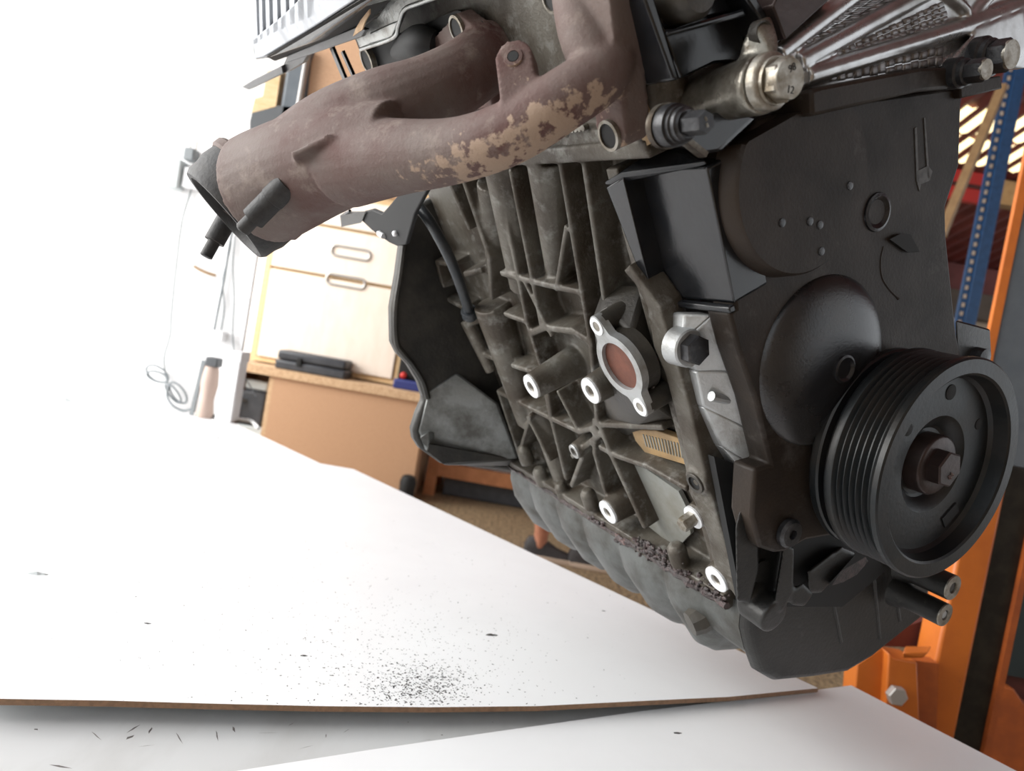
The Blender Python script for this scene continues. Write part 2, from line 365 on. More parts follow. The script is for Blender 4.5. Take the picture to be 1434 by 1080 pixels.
# machined faces of the bosses
def facering(px, y, half, inner=.48, mt='mach', hole='steel'):
    c = U(*px, 'y', y); r = rad(px, y, half)
    o = child(MB().lathe(c, -Y, [(r, -.003), (r, .0012), (r * .96, .0016), (r * inner, .0016), (r * inner, -.003)], 36, closed=True).build('machined_face', mt), block)
    child(MB().lathe(c, -Y, [(r * inner, -.004), (r * inner, .0002), (r * .3, .0002), (r * .25, -.0035)], 24).build('bolt_hole', hole), block)
    return o
facering((745, 541), -.138, 18); facering((828, 547), -.132, 20)
facering((805, 632), -.115, 11, .62, 'alu', 'blockdark'); facering((852, 717), -.116, 18, .45); facering((1004, 811), -.118, 20, .45)
facering((974, 676), -.119, 16, .68, 'blockdark', 'dark')
c = U(972, 724, 'y', -.1160)
child(MB().lathe(c, -Y, [(.0095, -.001), (.0095, .0015), (.004, .0015)], 24).build('washer', 'mach'), block)
child(MB().hexa(c - Y * .001, -Y, .006, .012).build('stud_nut', 'steel'), block)
# water inlet
m = MB()
fp = poly([(830, 446), (846, 434), (884, 466), (915, 540), (920, 570), (908, 582), (880, 575), (848, 530), (836, 490)], 'y', -.121)
bp = poly([(848, 395), (905, 398), (945, 540), (950, 590), (880, 612), (850, 600), (845, 470)], 'y', -.0920)
m.hull(fp + bp)
inlet = part(m.build('water_inlet', 'blockdark', bevel=.003)); inlet['label'] = 'oval two-bolt water inlet neck with bright flange'
y = -.1335
c0 = U(869, 512, 'y', y); r1 = rad((869, 512), y, 37); r2 = rad((869, 512), y, 49)
e1, e2 = U(836, 457, 'y', y), U(897, 570, 'y', y)
def outline(k=48):
    er = rad((836, 457), y, 17); pts = []
    u = (e2 - e1).normalized(); v = V((u.z, 0, -u.x)); L = (e2 - e1).length / 2; mid = (e1 + e2) / 2
    for i in range(k):
        t = 2 * math.pi * i / k; c, s_ = math.cos(t), math.sin(t)
        # distance to the union of disc and two rounded ears along direction t
        best = r2
        for sg in (1, -1):
            proj = c * sg; perp = abs(s_)
            if proj > 0 and perp * L < er: best = max(best, L * proj + math.sqrt(max(er * er - (L * perp) ** 2, 0)))
        pts.append(mid + (u * c + v * s_) * best)
    return pts, mid
po, mid = outline(192)
rr_ = [(p - mid).length for p in po]
for _ in range(10): rr_ = [max((rr_[i - 1] + rr_[i] + rr_[(i + 1) % 192]) / 3, r2) for i in range(192)]
po = [mid + (p - mid).normalized() * q for p, q in zip(po, rr_)]
child(MB().lathe(mid + Y * .004, Y, [(r2 * .97, 0), (r2 * 1.02, .012), (r1, .012), (r1, 0)], 48, closed=True).build('inlet_neck', 'blockdark'), inlet)
for e in (e1, e2): child(MB().lathe(e + Y * .004, Y, [(rad((836, 457), y, 15), 0), (rad((836, 457), y, 17), .02)], 24).build('inlet_lug', 'blockdark'), inlet)
mm = MB(); N_ = len(po)
outer_f = [mm.bm.verts.new(p) for p in po]; outer_b = [mm.bm.verts.new(p + Y * .006) for p in po]
u_ = (e2 - e1).normalized(); v_ = V((u_.z, 0, -u_.x))
inn = [mid + (u_ * math.cos(2 * math.pi * i / N_) + v_ * math.sin(2 * math.pi * i / N_)) * r1 for i in range(N_)]
in_f = [mm.bm.verts.new(p) for p in inn]; in_b = [mm.bm.verts.new(p + Y * .006) for p in inn]
mm.skinrings([outer_b, outer_f, in_f, in_b], closed=True)
child(mm.build('inlet_flange', 'alu'), inlet)
child(MB().lathe(mid + Y * .0022, -Y, [(r1 * 1.005, -.001), (r1 * .99, -.001), (r1 * .97, -.0095), (r1 * .9, -.0102), (.001, -.0102)], 40).build('inlet_bore', 'bore', label='rust-red bore of the water inlet'), inlet)
for e in (e1, e2):
    r = rad((836, 457), y, 14)
    child(MB().lathe(e, -Y, [(r, -.001), (r, .0008), (r * .55, .0008), (r * .5, -.001)], 28, closed=True).build('machined_face', 'mach'), inlet)
    child(MB().lathe(e, -Y, [(r * .6, -.001), (r * .55, .0003), (.0005, .0003)], 20).build('bolt_hole', 'steel'), inlet)
# casting plate with unreadable raised strokes, pocket floor
tp = poly([(884, 602), (918, 603), (955, 616), (962, 652), (903, 634), (890, 618)], 'y', -.0965)
plate = child(MB().prism(tp, (0, .006, 0)).build('casting_plate', 'tan', label='tan stained plate with worn raised marks', bevel=.0006), block)
m = MB()
for k in range(13):
    t = k / 12; p, q = U(901 + 52 * t, 608 + 13 * t, 'y', -.0965), U(906 + 50 * t, 625 + 16 * t, 'y', -.0965)
    m.bar(p, q, .0012, .0014, up=-Y)
child(m.build('raised_mark', 'pocket'), block)
child(MB().prism(poly([(884, 650), (905, 657), (950, 688), (962, 712), (967, 748), (948, 768), (930, 755), (905, 735)], 'y', -.0940), (0, .004, 0)).build('pocket_floor', 'pocket', label='pale grey floor of the lower pocket'), block)
# ---- dried sealant along the pan joint
m = MB(); pts = []
for i in range(60):
    t = i / 59; x = XB0 + .002 + (XB1 - XB0) * t; rr = .0016 + .0012 * random.random() + (.0022 * random.random() if t > .6 else 0)
    pts.append((V((x, -.1115 - .002 * random.random(), ZG - .0015 + random.uniform(-.0015, .0015))), rr))
m.tube([p for p, r in pts], [r for p, r in pts], 8)
for cx_, cy_, sx, sy, n in ((905, 770, 30, 14, 90), (940, 788, 30, 12, 60), (985, 822, 28, 12, 60), (835, 728, 12, 8, 16), (905, 745, 22, 12, 40)):
    for k in range(n):
        p = U(random.gauss(cx_, sx / 2), random.gauss(cy_, sy / 2) , 'y', -.1120)
        p = V((p.x, -.110 - random.random() * .004, p.z * .4 + ZG * .6))
        m.sphere(p, random.uniform(.0008, .003), 1, (random.uniform(.7, 1.6), 1, random.uniform(.6, 1.2)))
o = part(m.build('dried_sealant', 'seal', label='crumbly red-brown sealant squeezed out of the pan joint')); o['kind'] = 'stuff'

# ---- oil pan
XP = -.104
sec = [(-.104, -.111), (-.1115, -.130), (-.112, -.155), (-.110, -.178), (-.098, -.198), (-.060, -.226), (-.018, -.254), (.015, -.262), (.09, -.268), (.115, -.23), (.12, -.15), (.12, -.111)]
ridges = sorted(U(px, py, 'y', -.108).x for px, py in ((712, 655), (741, 671), (778, 694), (815, 716), (866, 750), (930, 790), (985, 825)))
def wave(x):
    for a, b in zip(ridges, ridges[1:]):
        if a <= x <= b:
            t = (x - a) / (b - a); return max(0, math.sin(math.pi * t ** .72)) ** .75
    return .0
m = MB(); rings = []
NX = 150
for i in range(NX + 1):
    x = XB0 + (XP - .012 - XB0) * i / NX
    wv = wave(x) * .019; r = []
    far = max(0, min(1, (x - XP) / (XB0 - XP)))
    for k, (yy, zz) in enumerate(sec):
        amt = 0 if k in (0, len(sec) - 1) else wv * (.35 if k == 1 else .7 if k == 2 else 1)
        yy2 = yy - (amt * .45 if k < 6 else 0) + .009 * (k in (3, 4, 5))
        zz2 = zz - (amt * 1.1 if 3 <= k <= 6 else 0) + (.016 * (1 - min(1, far * 4)) if k == 4 else 0) + (.03 * far if 5 <= k <= 8 else 0)
        r.append(m.bm.verts.new((x, yy2, zz2)))
    rings.append(r)
m.skinrings(rings)
pan = part(m.build('oil_pan', 'pan', ang=40)); pan['label'] = 'grey aluminium oil pan with deep cooling fins'
m = MB()
def shrink(p, k): return (p[0] * k, -.18 + (p[1] + .18) * k)
r0 = [V((XP - .014, *p)) for p in sec]; r1_ = [V((XP - .005, *shrink(p, .99))) for p in sec]; r2_ = [V((XP, *shrink(p, .94))) for p in sec]
m.skinrings([[m.bm.verts.new(p) for p in r] for r in (r0, r1_, r2_)])
pf = child(m.build('pan_front_wall', 'panfront', label='oily dark front wall of the oil pan', bevel=.0025), pan)
for (x0, y0), (x1, y1) in (((1166, 840), (1178, 900)), ((1224, 810), (1232, 895)), ((1250, 800), (1260, 870))):
    p, q = U(x0, y0, 'x', XP), U(x1, y1, 'x', XP)
    child(MB().tube([p - X * .001, q - X * .001], .0022, 8).build('pan_seam', 'panfront'), pan)
for (p, q, r) in (((1290, 812), (1333, 823), 18.5), ((1278, 836), (1322, 861), 17)):
    e = U(*q, 'x', -.052); rr = r * depth(e) / F
    b_ = child(MB().lathe(e, -X, [(rr, 0), (rr, .030), (rr * 1.4, .045)], 32).build('pan_boss', 'panfront'), pan)
    child(MB().lathe(e, X, [(rr * 1.0, -.001), (rr * .97, .0012), (rr * .45, .0012), (rr * .42, -.001)], 32, closed=True).build('boss_face', 'steel'), b_)
    child(MB().lathe(e, X, [(rr * .43, -.001), (rr * .3, .0003), (.0004, .0003)], 20).build('threaded_hole', 'alu' if r < 18 else 'blockdark'), b_)
# lump and drain boss on the pan's lower left
c = U(966, 874, 'y', -.122)
child(MB().tube([c, c + V((.002, .008, -.0)), c + V((.006, .03, .002))], [.011, .013, .012], 9).build('drain_boss', 'blockdark'), pan)

# ---- rear flange (bellhousing side)
m = MB()
ol = [(566, 330), (562, 348), (557, 385), (549, 432), (550, 480), (558, 496), (573, 512), (587, 535), (595, 560), (586, 580), (579, 603), (581, 616), (590, 630), (618, 650), (760, 665), (800, 500), (760, 380), (720, 300), (640, 260), (590, 285)]
m.prism(poly(ol, 'x', -.486), (-.016, 0, 0))
rear = part(m.build('rear_flange', 'bell', bevel=.004)); rear['label'] = 'black rear flange of the block for the bellhousing'
m = MB()
edge = catmull(poly([(566, 345), (561, 385), (554, 432), (555, 478), (563, 494), (577, 510), (592, 534), (599, 558)], 'x', -.484), 4)
m.tube(edge, .0035, 8)
child(m.build('flange_lip', 'bell'), rear)
m = MB()
m.hull([U(597, 548, 'x', -.486), U(583, 605, 'x', -.486), U(592, 630, 'x', -.486), U(622, 650, 'x', -.486), U(640, 520, 'x', -.486),
        U(668, 556, 'y', -.1120), U(700, 565, 'y', -.1060), U(728, 642, 'y', -.1020), U(715, 650, 'y', -.0980)])
child(m.build('starter_pocket', 'bell_pale_lit', label='dusty bulge at the foot of the rear flange, its lit tone painted in', bevel=.004), rear)
m = MB()
m.hull([U(588, 612, 'x', -.47), U(601, 604, 'x', -.47), U(594, 624, 'x', -.47), U(652, 617, 'y', -.1300), U(648, 622, 'y', -.1280), U(600, 628, 'x', -.47), U(640, 612, 'y', -.1250)])
child(m.build('stiffener_fin', 'bell_pale_lit', bevel=.001), rear)
m = MB(); m.hull([U(596, 632, 'x', -.47), U(622, 652, 'x', -.47), U(722, 653, 'y', -.1040), U(727, 643, 'y', -.1020), U(660, 640, 'y', -.1300), U(600, 620, 'x', -.47)])
child(m.build('lower_ledge', 'bell', bevel=.002), rear)

# ---- dipstick hose and rear wire bracket
m = MB()
m.tube(catmull([U(558, 245, 'y', -.1300), U(578, 278, 'y', -.1300), U(603, 312, 'y', -.1320), U(630, 362, 'y', -.1300), U(648, 408, 'y', -.1230), U(657, 437, 'y', -.1160)], 6), .0052, 14)
hose = part(m.build('dipstick_hose', 'rubber'))
c = U(657, 437, 'y', -.1160); dz = (U(657, 437, 'y', -.1160) - U(648, 408, 'y', -.1230)).normalized()
child(MB().lathe(c, dz, [(.0075, -.004), (.0085, -.001), (.0075, .003), (.0085, .006), (.007, .009)], 24).build('hose_collar', 'rubber'), hose)
m = MB()
bp = poly([(600, 262), (560, 270), (545, 288), (534, 300), (520, 294), (508, 297), (500, 303), (520, 322), (545, 340), (556, 345), (568, 343), (580, 300)], 'y', -.1500)
m.prism(bp, (0, .005, 0))
wb = part(m.build('wire_bracket', 'dark', bevel=.001)); wb['label'] = 'black sheet bracket with bright pins beside the rear flange'
m = MB(); m.hull(poly([(476, 302), (500, 300), (512, 296), (506, 312), (478, 318)], 'y', -.1520) + poly([(484, 296), (512, 302)], 'y', -.1420))
child(m.build('bracket_tongue', 'bell'), wb)
child(MB().tube([U(484, 300, 'y', -.1500), U(490, 295, 'y', -.1500)], .0018, 8).build('bracket_clip', 'plastic'), wb)
for p, q in (((531, 327), (537, 331)), ((553, 327), (553.5, 329))):
    child(MB().tube([U(*p, 'y', -.1520), U(*q, 'y', -.1520)], .0028, 12).sphere(U(*p, 'y', -.1520), .003, 2).build('bracket_pin', 'mach'), wb)

# ---- cylinder head
m = MB()
m.box((-.49, -.102, .258), (-.098, .13, .43))
for px in ((888, 60), (905, 130)):
    pass
m.tube([U(893, -20, 'y', -.1020), U(918, 160, 'y', -.1000)], [.012, .010], 18)
m.tube([U(922, -20, 'y', -.0920), U(938, 160, 'y', -.0920)], [.010, .012], 18)
m.box((-.49, -.108, .2565), (-.088, .12, .268))
m.hull([U(800, 175, 'y', -.1100), U(905, 195, 'y', -.1100), U(925, 205, 'y', -.1100), U(790, 212, 'y', -.1100)] + [p + Y * .03 for p in (U(800, 175, 'y', -.1100), U(905, 195, 'y', -.1100), U(925, 205, 'y', -.1100), U(790, 212, 'y', -.1100))])
head = part(m.build('cylinder_head', 'block', remesh=.002, smooth=3)); head['label'] = 'olive grey cylinder head behind the manifold'
# fluted edge seen under the manifold ear
m = MB()
for k in range(7):
    p = U(784 + k * 5.2, 184 - k * .8, 'y', -.1130); m.tube([p, p + V((0, .004, 0))], .0022, 10)
child(m.build('toothed_edge', 'aluoil'), head)
# gasket sheet between head and manifold
child(MB().prism(poly([(852, -10), (872, 100), (896, 190), (905, 205), (912, 200), (893, 110), (874, -10)], 'y', -.1120), (0, .004, 0)).build('manifold_gasket', 'tan', label='tan edge of the manifold gasket'), head)

# ---- exhaust manifold: one casting
m = MB()
def px_tube(lst, k=5, seg=22):
    pts = [D(x, y, d) for x, y, d, r in lst]; rs = [r * d / F for x, y, d, r in lst]
    m.tube(catmull(pts, k), catr(rs, k), seg)
# front runner
px_tube([(866, 40, .405, 40), (842, 100, .392, 42), (786, 142, .392, 43), (715, 186, .405, 44), (640, 211, .425, 45), (560, 220, .452, 52), (490, 226, .487, 64)])
# collector to the outlet
px_tube([(560, 200, .465, 58), (495, 214, .487, 68), (440, 232, .512, 74), (392, 254, .535, 77), (372, 264, .545, 78)], seg=28)
# rear runner
px_tube([(690, 75, .53, 46), (650, 105, .505, 48), (600, 132, .492, 52), (540, 158, .490, 60), (470, 190, .505, 62), (420, 225, .525, 62)])
# upper branch of the front port
px_tube([(806, -40, .40, 38), (820, 40, .395, 40), (845, 105, .393, 40)])
# flanges on the head
m.prism(poly([(828, 148), (836, 182), (846, 204), (858, 211), (872, 207), (876, 190), (866, 100), (852, -20), (790, -20), (800, 100)], 'y', -.1320), (0, .018, 0))
m.prism(poly([(600, 60), (640, 18), (668, 40), (690, 150), (640, 160)], 'y', -.1200), (0, .012, 0))
# lifting ear
ec = D(719, 80, .392); er = 27 * .392 / F; nn = cv(-.25, .12, .96)
xx = cv(1, .05, .25); yy_ = nn.cross(xx).normalized()
xx = yy_.cross(nn)
earp = [ec + (xx * math.cos(t) + yy_ * math.sin(t)) * er for t in [math.pi * i / 14 for i in range(15)]]
earp += [ec - xx * er - yy_ * .040 - xx * -.004, ec + xx * er * 1.15 - yy_ * .040 + xx * .004]
m.prism(earp, -nn * .016)
EARDONE = 1
# casting web on the collector
m.hull([D(405, 213, .463), D(460, 186, .452), D(470, 192, .452), D(412, 222, .463), D(418, 240, .485), D(475, 205, .475)])
man = part(m.build('exhaust_manifold', 'rust', remesh=.0015, smooth=3)); man['label'] = 'rusty cast iron exhaust manifold with tan flaked patches'
child(MB().lathe(ec + yy_ * er * -.0 + nn * .0005, nn, [(er * .30, -.0005), (er * .28, .0006), (.0005, .0006)], 24).build('ear_hole', 'dark'), man)
child(MB().lathe(ec + nn * .0003, nn, [(er * .55, -.001), (er * .5, .0006), (er * .32, .0008), (er * .3, -.001)], 28, closed=True).build('ear_washer_mark', 'rust'), man)
for px, y, hh, f2 in (((853, 190), -.1335, 21, 1.0), ((640, 41), -.1215, 19, 1.0), ((514, 85), -.119, 19, 1.0), ((772, -2), -.1335, 20, 1.0)):
    c = U(*px, 'y', y); r = hh * depth(c) / F
    if px[0] == 853: r *= 1.05
    child(MB().lathe(c, -Y, [(r, -.004), (r, .001), (r * .80, .0012), (r * .78, -.004)], 32, closed=True).build('bolt_seat', 'steel'), man)
    child(MB().lathe(c, -Y, [(r * .8, -.004), (r * .79, .0002), (.0005, .0002)], 28).build('bolt_hole', 'dark'), man)
# outlet ring, mouth and studs
oc = D(338, 285, .556); oa = cv(-.70, -.66, .22); orr = 80 * .556 / F
child(MB().lathe(oc, oa, [(orr * .99, -.012), (orr * 1.0, -.002), (orr * .96, .005), (orr * .95, .012), (orr * .90, .0155), (orr * .80, .0155), (orr * .76, .012), (orr * .74, -.010)], 56, closed=True).build('outlet_ring', 'sootiron', label='sooty dark outlet rim'), man)
child(MB().lathe(oc, oa, [(orr * .8, -.008), (orr * .79, -.003), (orr * .01, -.003)], 40).build('outlet_mouth', 'dark'), man)
child(MB().lathe(oc - oa * .016, oa, [(orr * 1.0, -.004), (orr * 1.04, -.002), (orr * 1.04, .003), (orr * 1.0, .005)], 56).build('outlet_collar', 'rust'), man)
def stud(name, p, q, rp, segs):
    a, b = V(p), V(q); prof = [(rp * k, (b - a).length * t) for t, k in segs]
    child(MB().lathe(a, b - a, prof, 18).build(name, 'sootiron'), man)
stud('outlet_stud', D(330, 285, .60), D(288, 360, .592), .0078, [(0, 1), (.72, 1), (.721, .62), (.99, .62), (1, .5)])
stud('outlet_stud', D(402, 258, .492), D(338, 323, .50), .0085, [(0, 1.0), (.32, 1), (.33, .95), (.74, .95), (.745, .6), (.97, .6), (1, .45)])
child(MB().hull([D(310, 293, .53), D(336, 312, .53), D(350, 318, .53), D(326, 305, .53), D(318, 298, .545), D(340, 310, .545)]).build('outlet_chip', 'rust'), man)

# ---- timing cover
cov_px = [(1004, 236), (1012, 216), (1040, 196), (1062, 168), (1100, 158), (1135, 150), (1348, 120), (1344, 232), (1325, 290), (1326, 330), (1340, 466), (1352, 530), (1330, 640), (1240, 725), (1185, 747), (1129, 757), (1100, 773), (1086, 775), (1064, 768), (1053, 725), (1057, 657), (1079, 651), (1059, 563), (1034, 490), (1021, 438), (1030, 432)]
XC = -.060
m = MB(); m.prism(poly(cov_px, 'x', XC), (-.020, 0, 0))
cover = part(m.build('timing_cover', 'cover', bevel=.0025)); cover['label'] = 'dusty black timing belt cover with a large round bulge and a smooth dome'
# upper bulge: clipped disc with a sloping side
c, r = circle3(U(1032, 290, 'x', -.046), U(1078, 377, 'x', -.046), U(1216, 235, 'x', -.046))
m = MB(); pin, pmid, pout = [], [], []
zt = U(1100, 160, 'x', -.05).z
for k in range(97):
    t = 2 * math.pi * k / 96
    if k == 96: break
    def cl(rr, xx_):
        p = c + V((0, math.cos(t), math.sin(t))) * rr
        pz = min(p.z, U(1100, 165, 'x', -.05).z + (p.y - U(1100, 165, 'x', -.05).y) * .05)
        return V((xx_, p.y, pz))
    pin.append(m.bm.verts.new(cl(r * .97, -.0455))); pmid.append(m.bm.verts.new(cl(r * 1.0, -.0475))); pout.append(m.bm.verts.new(cl(r * 1.045, -.0615)))
m.skinrings([pout, pmid, pin])
child(m.build('sprocket_bulge', 'cover', ang=30), cover)
# the smooth dome
c, r = circle3(U(1064, 510, 'x', -.0595), U(1140, 389, 'x', -.0595), U(1122, 627, 'x', -.0595))
prof = []
for i in range(13):
    a = math.radians(90 * i / 12); prof.append((r * .985 * math.cos(a * .98) if i < 12 else .0005, -.001 + .015 * math.sin(a)))
child(MB().lathe(V((-.0605, c.y, c.z)), X, [(r, -.004)] + prof, 64).build('cover_dome', 'dome', label='smooth satin dome of the cover', ang=60), cover)
dc = c; c = U(1182, 517, 'x', -.050); c = U(1182, 517, 'x', -.0615 + .015 * math.sqrt(max(0, 1 - ((c.y - dc.y) ** 2 + (c.z - dc.z) ** 2) / r ** 2)))
child(MB().lathe(c, X, [(.0100, -.012), (.0095, .0012), (.0080, .0018), (.0062, .0002), (.0005, .0002)], 28).build('dome_dimple', 'dome'), cover)
# left side box of the cover, stepped
yB = (U(985, 233, 'x', XC).y + U(1026, 424, 'x', XC).y) / 2
f1, f2 = U(990, 233, 'y', yB), U(1029, 426, 'y', yB); b1, b2 = U(895, 236, 'y', yB), U(938, 417, 'y', yB)
xB = (b1.x + b2.x) / 2
a1, a2 = U(872, 246, 'x', xB), U(915, 430, 'x', xB); yA = (a1.y + a2.y) / 2
g1, g2 = U(848, 262, 'y', yA), U(914, 430, 'y', yA); a1 = U(872, 248, 'y', yA); a2 = U(917, 430, 'y', yA)
def ext(p, dy): return V((p.x, p.y + dy, p.z))
m = MB(); m.hull([f1, f2, b1, b2] + [ext(p, .028) for p in (f1, f2, b1, b2)])
child(m.build('side_panel', 'plastic', label='glossy recessed side wall of the cover', bevel=.0018), cover)
m = MB(); m.hull([g1, g2, a1, a2] + [ext(p, yB - yA + .02) for p in (g1, g2, a1, a2)])
child(m.build('side_flange', 'plastic', label='glossy outer flange of the cover side', bevel=.0012), cover)
t1 = U(985, 226, 'y', yB + .005); top = [g1, a1, b1, f1]
m = MB(); m.hull([p + Z * .0004 for p in top] + [p + Z * .003 for p in top] + [U(926, 203, 'y', yB + .01), U(985, 212, 'y', yB + .02)])
child(m.build('side_top_ledge', 'plastic', bevel=.001), cover)
lo = [a2, b2, f2]
m = MB(); m.hull([f2, b2, f2 - Z * .005, b2 - Z * .005] + [p + V((0, -.005, 0)) for p in (f2, b2, f2 - Z * .004, b2 - Z * .004)])
child(m.build('side_bottom_lip', 'plastic', bevel=.001), cover)
# top lip
xl = -.038
m = MB(); m.prism(poly([(1136, 126), (1152, 121), (1290, 95), (1362, 93), (1364, 121), (1290, 128), (1138, 163)], 'x', xl), (-.03, 0, 0))
child(m.build('cover_lip', 'cover', bevel=.002), cover)
m = MB(); m.prism(poly([(1345, 116), (1402, 106), (1404, 124), (1346, 138)], 'x', -.055), (-.012, 0, 0))
child(m.build('lip_end', 'cover', bevel=.001), cover)
# dimple, hooded slot, ridge and moulding pips
c = U(1228, 297, 'x', XC)
child(MB().lathe(c, X, [(.0135, -.002), (.0125, .0012), (.0105, .0018), (.0085, .0006), (.007, -.0008), (.0005, -.0008)], 36).build('cover_dimple', 'dome'), cover)
m = MB(); m.hull(poly([(1246, 335), (1262, 327), (1275, 328), (1288, 352), (1272, 354)], 'x', -.0575) + poly([(1250, 345), (1286, 353), (1262, 329)], 'x', -.062))
child(m.build('hooded_slot', 'dark'), cover)
m = MB(); m.tube(catmull(poly([(1236, 345), (1232, 365), (1234, 388), (1244, 405), (1257, 418)], 'x', -.0605), 4), [.001] * 16 + [.0015], 8)
child(m.build('moulded_ridge', 'cover'), cover)
for px in ((1190, 260), (1148, 315), (1134, 310), (1150, 352), (1095, 312)):
    child(MB().lathe(U(*px, 'x', -.0455), X, [(.003, -.001), (.0026, .0005), (.0015, .0008), (.0003, .0008)], 14).build('moulding_pip', 'dome'), cover)
# scuffed tape mark on the right of the cover
m = MB()
for q in ([(1281, 180), (1284, 178), (1287, 255), (1284, 255)], [(1294, 165), (1296, 165), (1302, 250), (1299, 250)], [(1284, 240), (1300, 232), (1306, 240), (1302, 253), (1290, 258), (1288, 268), (1285, 258)]):
    m.prism(poly(q, 'x', XC + .0006), (-.0012, 0, 0))
child(m.build('glue_residue', 'residue'), cover)
# lower foot bolt
c = U(1110, 749, 'x', XC + .006); rr = 21 * depth(c) / F
fb = part(MB().lathe(c - X * .010, X, [(rr * 1.1, -.004), (rr * 1.15, 0), (rr * .8, .001), (rr * .8, .004), (rr, .005), (rr * 1.02, .0085), (rr * .85, .0105), (rr * .35, .0105), (rr * .3, .007), (.0005, .007)], 36).build('cover_bolt', 'blacksteel'))

# ---- grey water pump body behind the cover edge
m = MB()
R_ = poly([(1000, 440), (1028, 520), (1048, 600), (1062, 655), (1070, 690)], 'x', -.080)
L_ = poly([(958, 440), (955, 480), (975, 520), (985, 570), (1010, 625), (1045, 668)], 'x', -.094)
for i in range(5):
    a, b = R_[max(i - 1, 0)], R_[i]; c, d = L_[i], L_[i + 1]
    m.hull([a, b, c, d] + [p - X * .012 for p in (a, b, c, d)])
pump = part(m.build('water_pump_body', 'alu', bevel=.0015)); pump['label'] = 'clean grey aluminium casting behind the cover edge'
c = U(966, 488, 'x', -.088)
child(MB().lathe(c, X, [(.013, -.012), (.0125, 0), (.0115, .001), (.006, .001)], 30).build('bolt_pad', 'alu'), pump)
child(MB().hexa(c + X * .001, X, .0098, .008, .3).build('pump_bolt', 'blacksteel'), pump)
m = MB(); m.tube(poly([(996, 555), (1010, 558), (1040, 564)], 'x', -.087), .0034, 10)
child(m.build('pump_rib', 'alu'), pump)

# ---- oily front bracket below the cover
m = MB()
m.hull(poly([(1030, 740), (1036, 715), (1050, 705), (1060, 740), (1062, 800), (1050, 845), (1032, 842)], 'x', -.070) + poly([(1030, 740), (1032, 722), (1042, 704), (1056, 702), (1064, 740), (1060, 800), (1032, 842)], 'x', -.095))
m.hull(poly([(1050, 735), (1110, 770), (1108, 800), (1100, 840), (1050, 845)], 'x', -.080) + poly([(1050, 735), (1110, 780), (1100, 840), (1050, 845)], 'x', -.092))
m.tube([U(1085, 865, 'x', -.066), U(1050, 838, 'x', -.09)], [.013, .014], 20)
m.hull(poly([(1098, 760), (1112, 768), (1110, 830), (1095, 855), (1085, 840)], 'x', -.064) + poly([(1098, 760), (1110, 830), (1085, 845)], 'x', -.090))
m.hull(poly([(1108, 828), (1125, 815), (1140, 830), (1125, 850), (1108, 848)], 'x', -.066) + poly([(1108, 828), (1130, 845)], 'x', -.085))
m.hull(poly([(1130, 800), (1178, 765), (1200, 775), (1150, 830), (1132, 832)], 'x', -.082) + poly([(1130, 800), (1178, 765), (1150, 830)], 'x', -.095))
ob = part(m.build('front_bracket', 'panfront', remesh=.0016, smooth=4)); ob['label'] = 'oily black casting under the timing cover'
child(MB().lathe(U(1066, 800, 'x', -.0785), X, [(.009, -.003), (.0085, .0008), (.0002, .001)], 24).build('blind_plug', 'panfront'), ob)
m = MB(); m.hull(poly([(1165, 820), (1178, 800), (1212, 780), (1216, 786), (1200, 805), (1180, 816)], 'x', -.076) + poly([(1165, 820), (1190, 795), (1214, 783)], 'x', -.084))
child(m.build('gasket_scrap', 'seal'), ob)
part(MB().prism(poly([(1000, 640), (1060, 660), (1200, 740), (1240, 800), (1180, 850), (1040, 850)], 'x', -.093), (-.006, 0, 0)).build('front_gap_shade', 'dark'))  # near-black sheet painting the shade of the gap behind the bracket

# ---- crank pulley
RP = .075
pr = [(.0195, -.055), (.030, -.055), (.0715, -.0545), (.0725, -.053), (.0725, -.0485), (.0715, -.047), (.060, -.046), (.060, -.042), (.0735, -.041), (RP, -.039), (RP, -.036)]
for k in range(6):
    h = -.0345 + k * .0046; pr += [(RP - .0005, h), (RP - .0034, h + .0019), (RP - .0034, h + .0027), (RP - .0005, h + .0045)]
pr += [(RP, -.006), (RP + .0008, -.0045), (RP + .0008, -.001), (RP - .0005, 0), (.0655, 0), (.0640, -.0012), (.0622, -.010), (.060, -.0125), (.046, -.0125), (.034, -.013), (.029, -.016), (.0255, -.0205), (.0235, -.0215), (.0195, -.0215)]
pul = part(MB().lathe((0, 0, 0), X, pr, 128, closed=True).build('crank_pulley', 'pulley', ang=22)); pul['label'] = 'black multi-groove crankshaft pulley'
hub = child(MB().lathe((0, 0, 0), X, [(.0208, -.05), (.0208, -.0115), (.0200, -.0103), (.0188, -.0098), (.012, -.0098)], 48).build('pulley_hub', 'hub', label='brown washer and hub'), pul)
pbolt = child(MB().hexa((-.0098, 0, 0), X, .0130, .0085, .35).build('pulley_bolt', 'hub'), pul)
for ang, rr, tr in ((62, .0048, .050), (5, .0036, .050), (118, .004, .046)):
    a = math.radians(ang); c = V((-.0125, math.cos(a) * tr, math.sin(a) * tr))
    child(MB().lathe(c, X, [(rr * 1.15, -.001), (rr * 1.1, .0005), (rr, .0006), (rr * .9, .0008), (.0003, .0008)], 20).build('pulley_hole', 'dark'), pul)
a = math.radians(-78); c = V((-.0125, math.cos(a) * .050, math.sin(a) * .050))
t_ = V((0, -math.sin(a), math.cos(a))); n_ = V((0, math.cos(a), math.sin(a)))
child(MB().prism([c + t_ * i * .0085 + n_ * j * .0045 - X * .0005 for i, j in ((-1, -1), (1, -1), (1, 1), (-1, 1))], X * .0016).build('pulley_slot', 'dark', shade=False), pul)

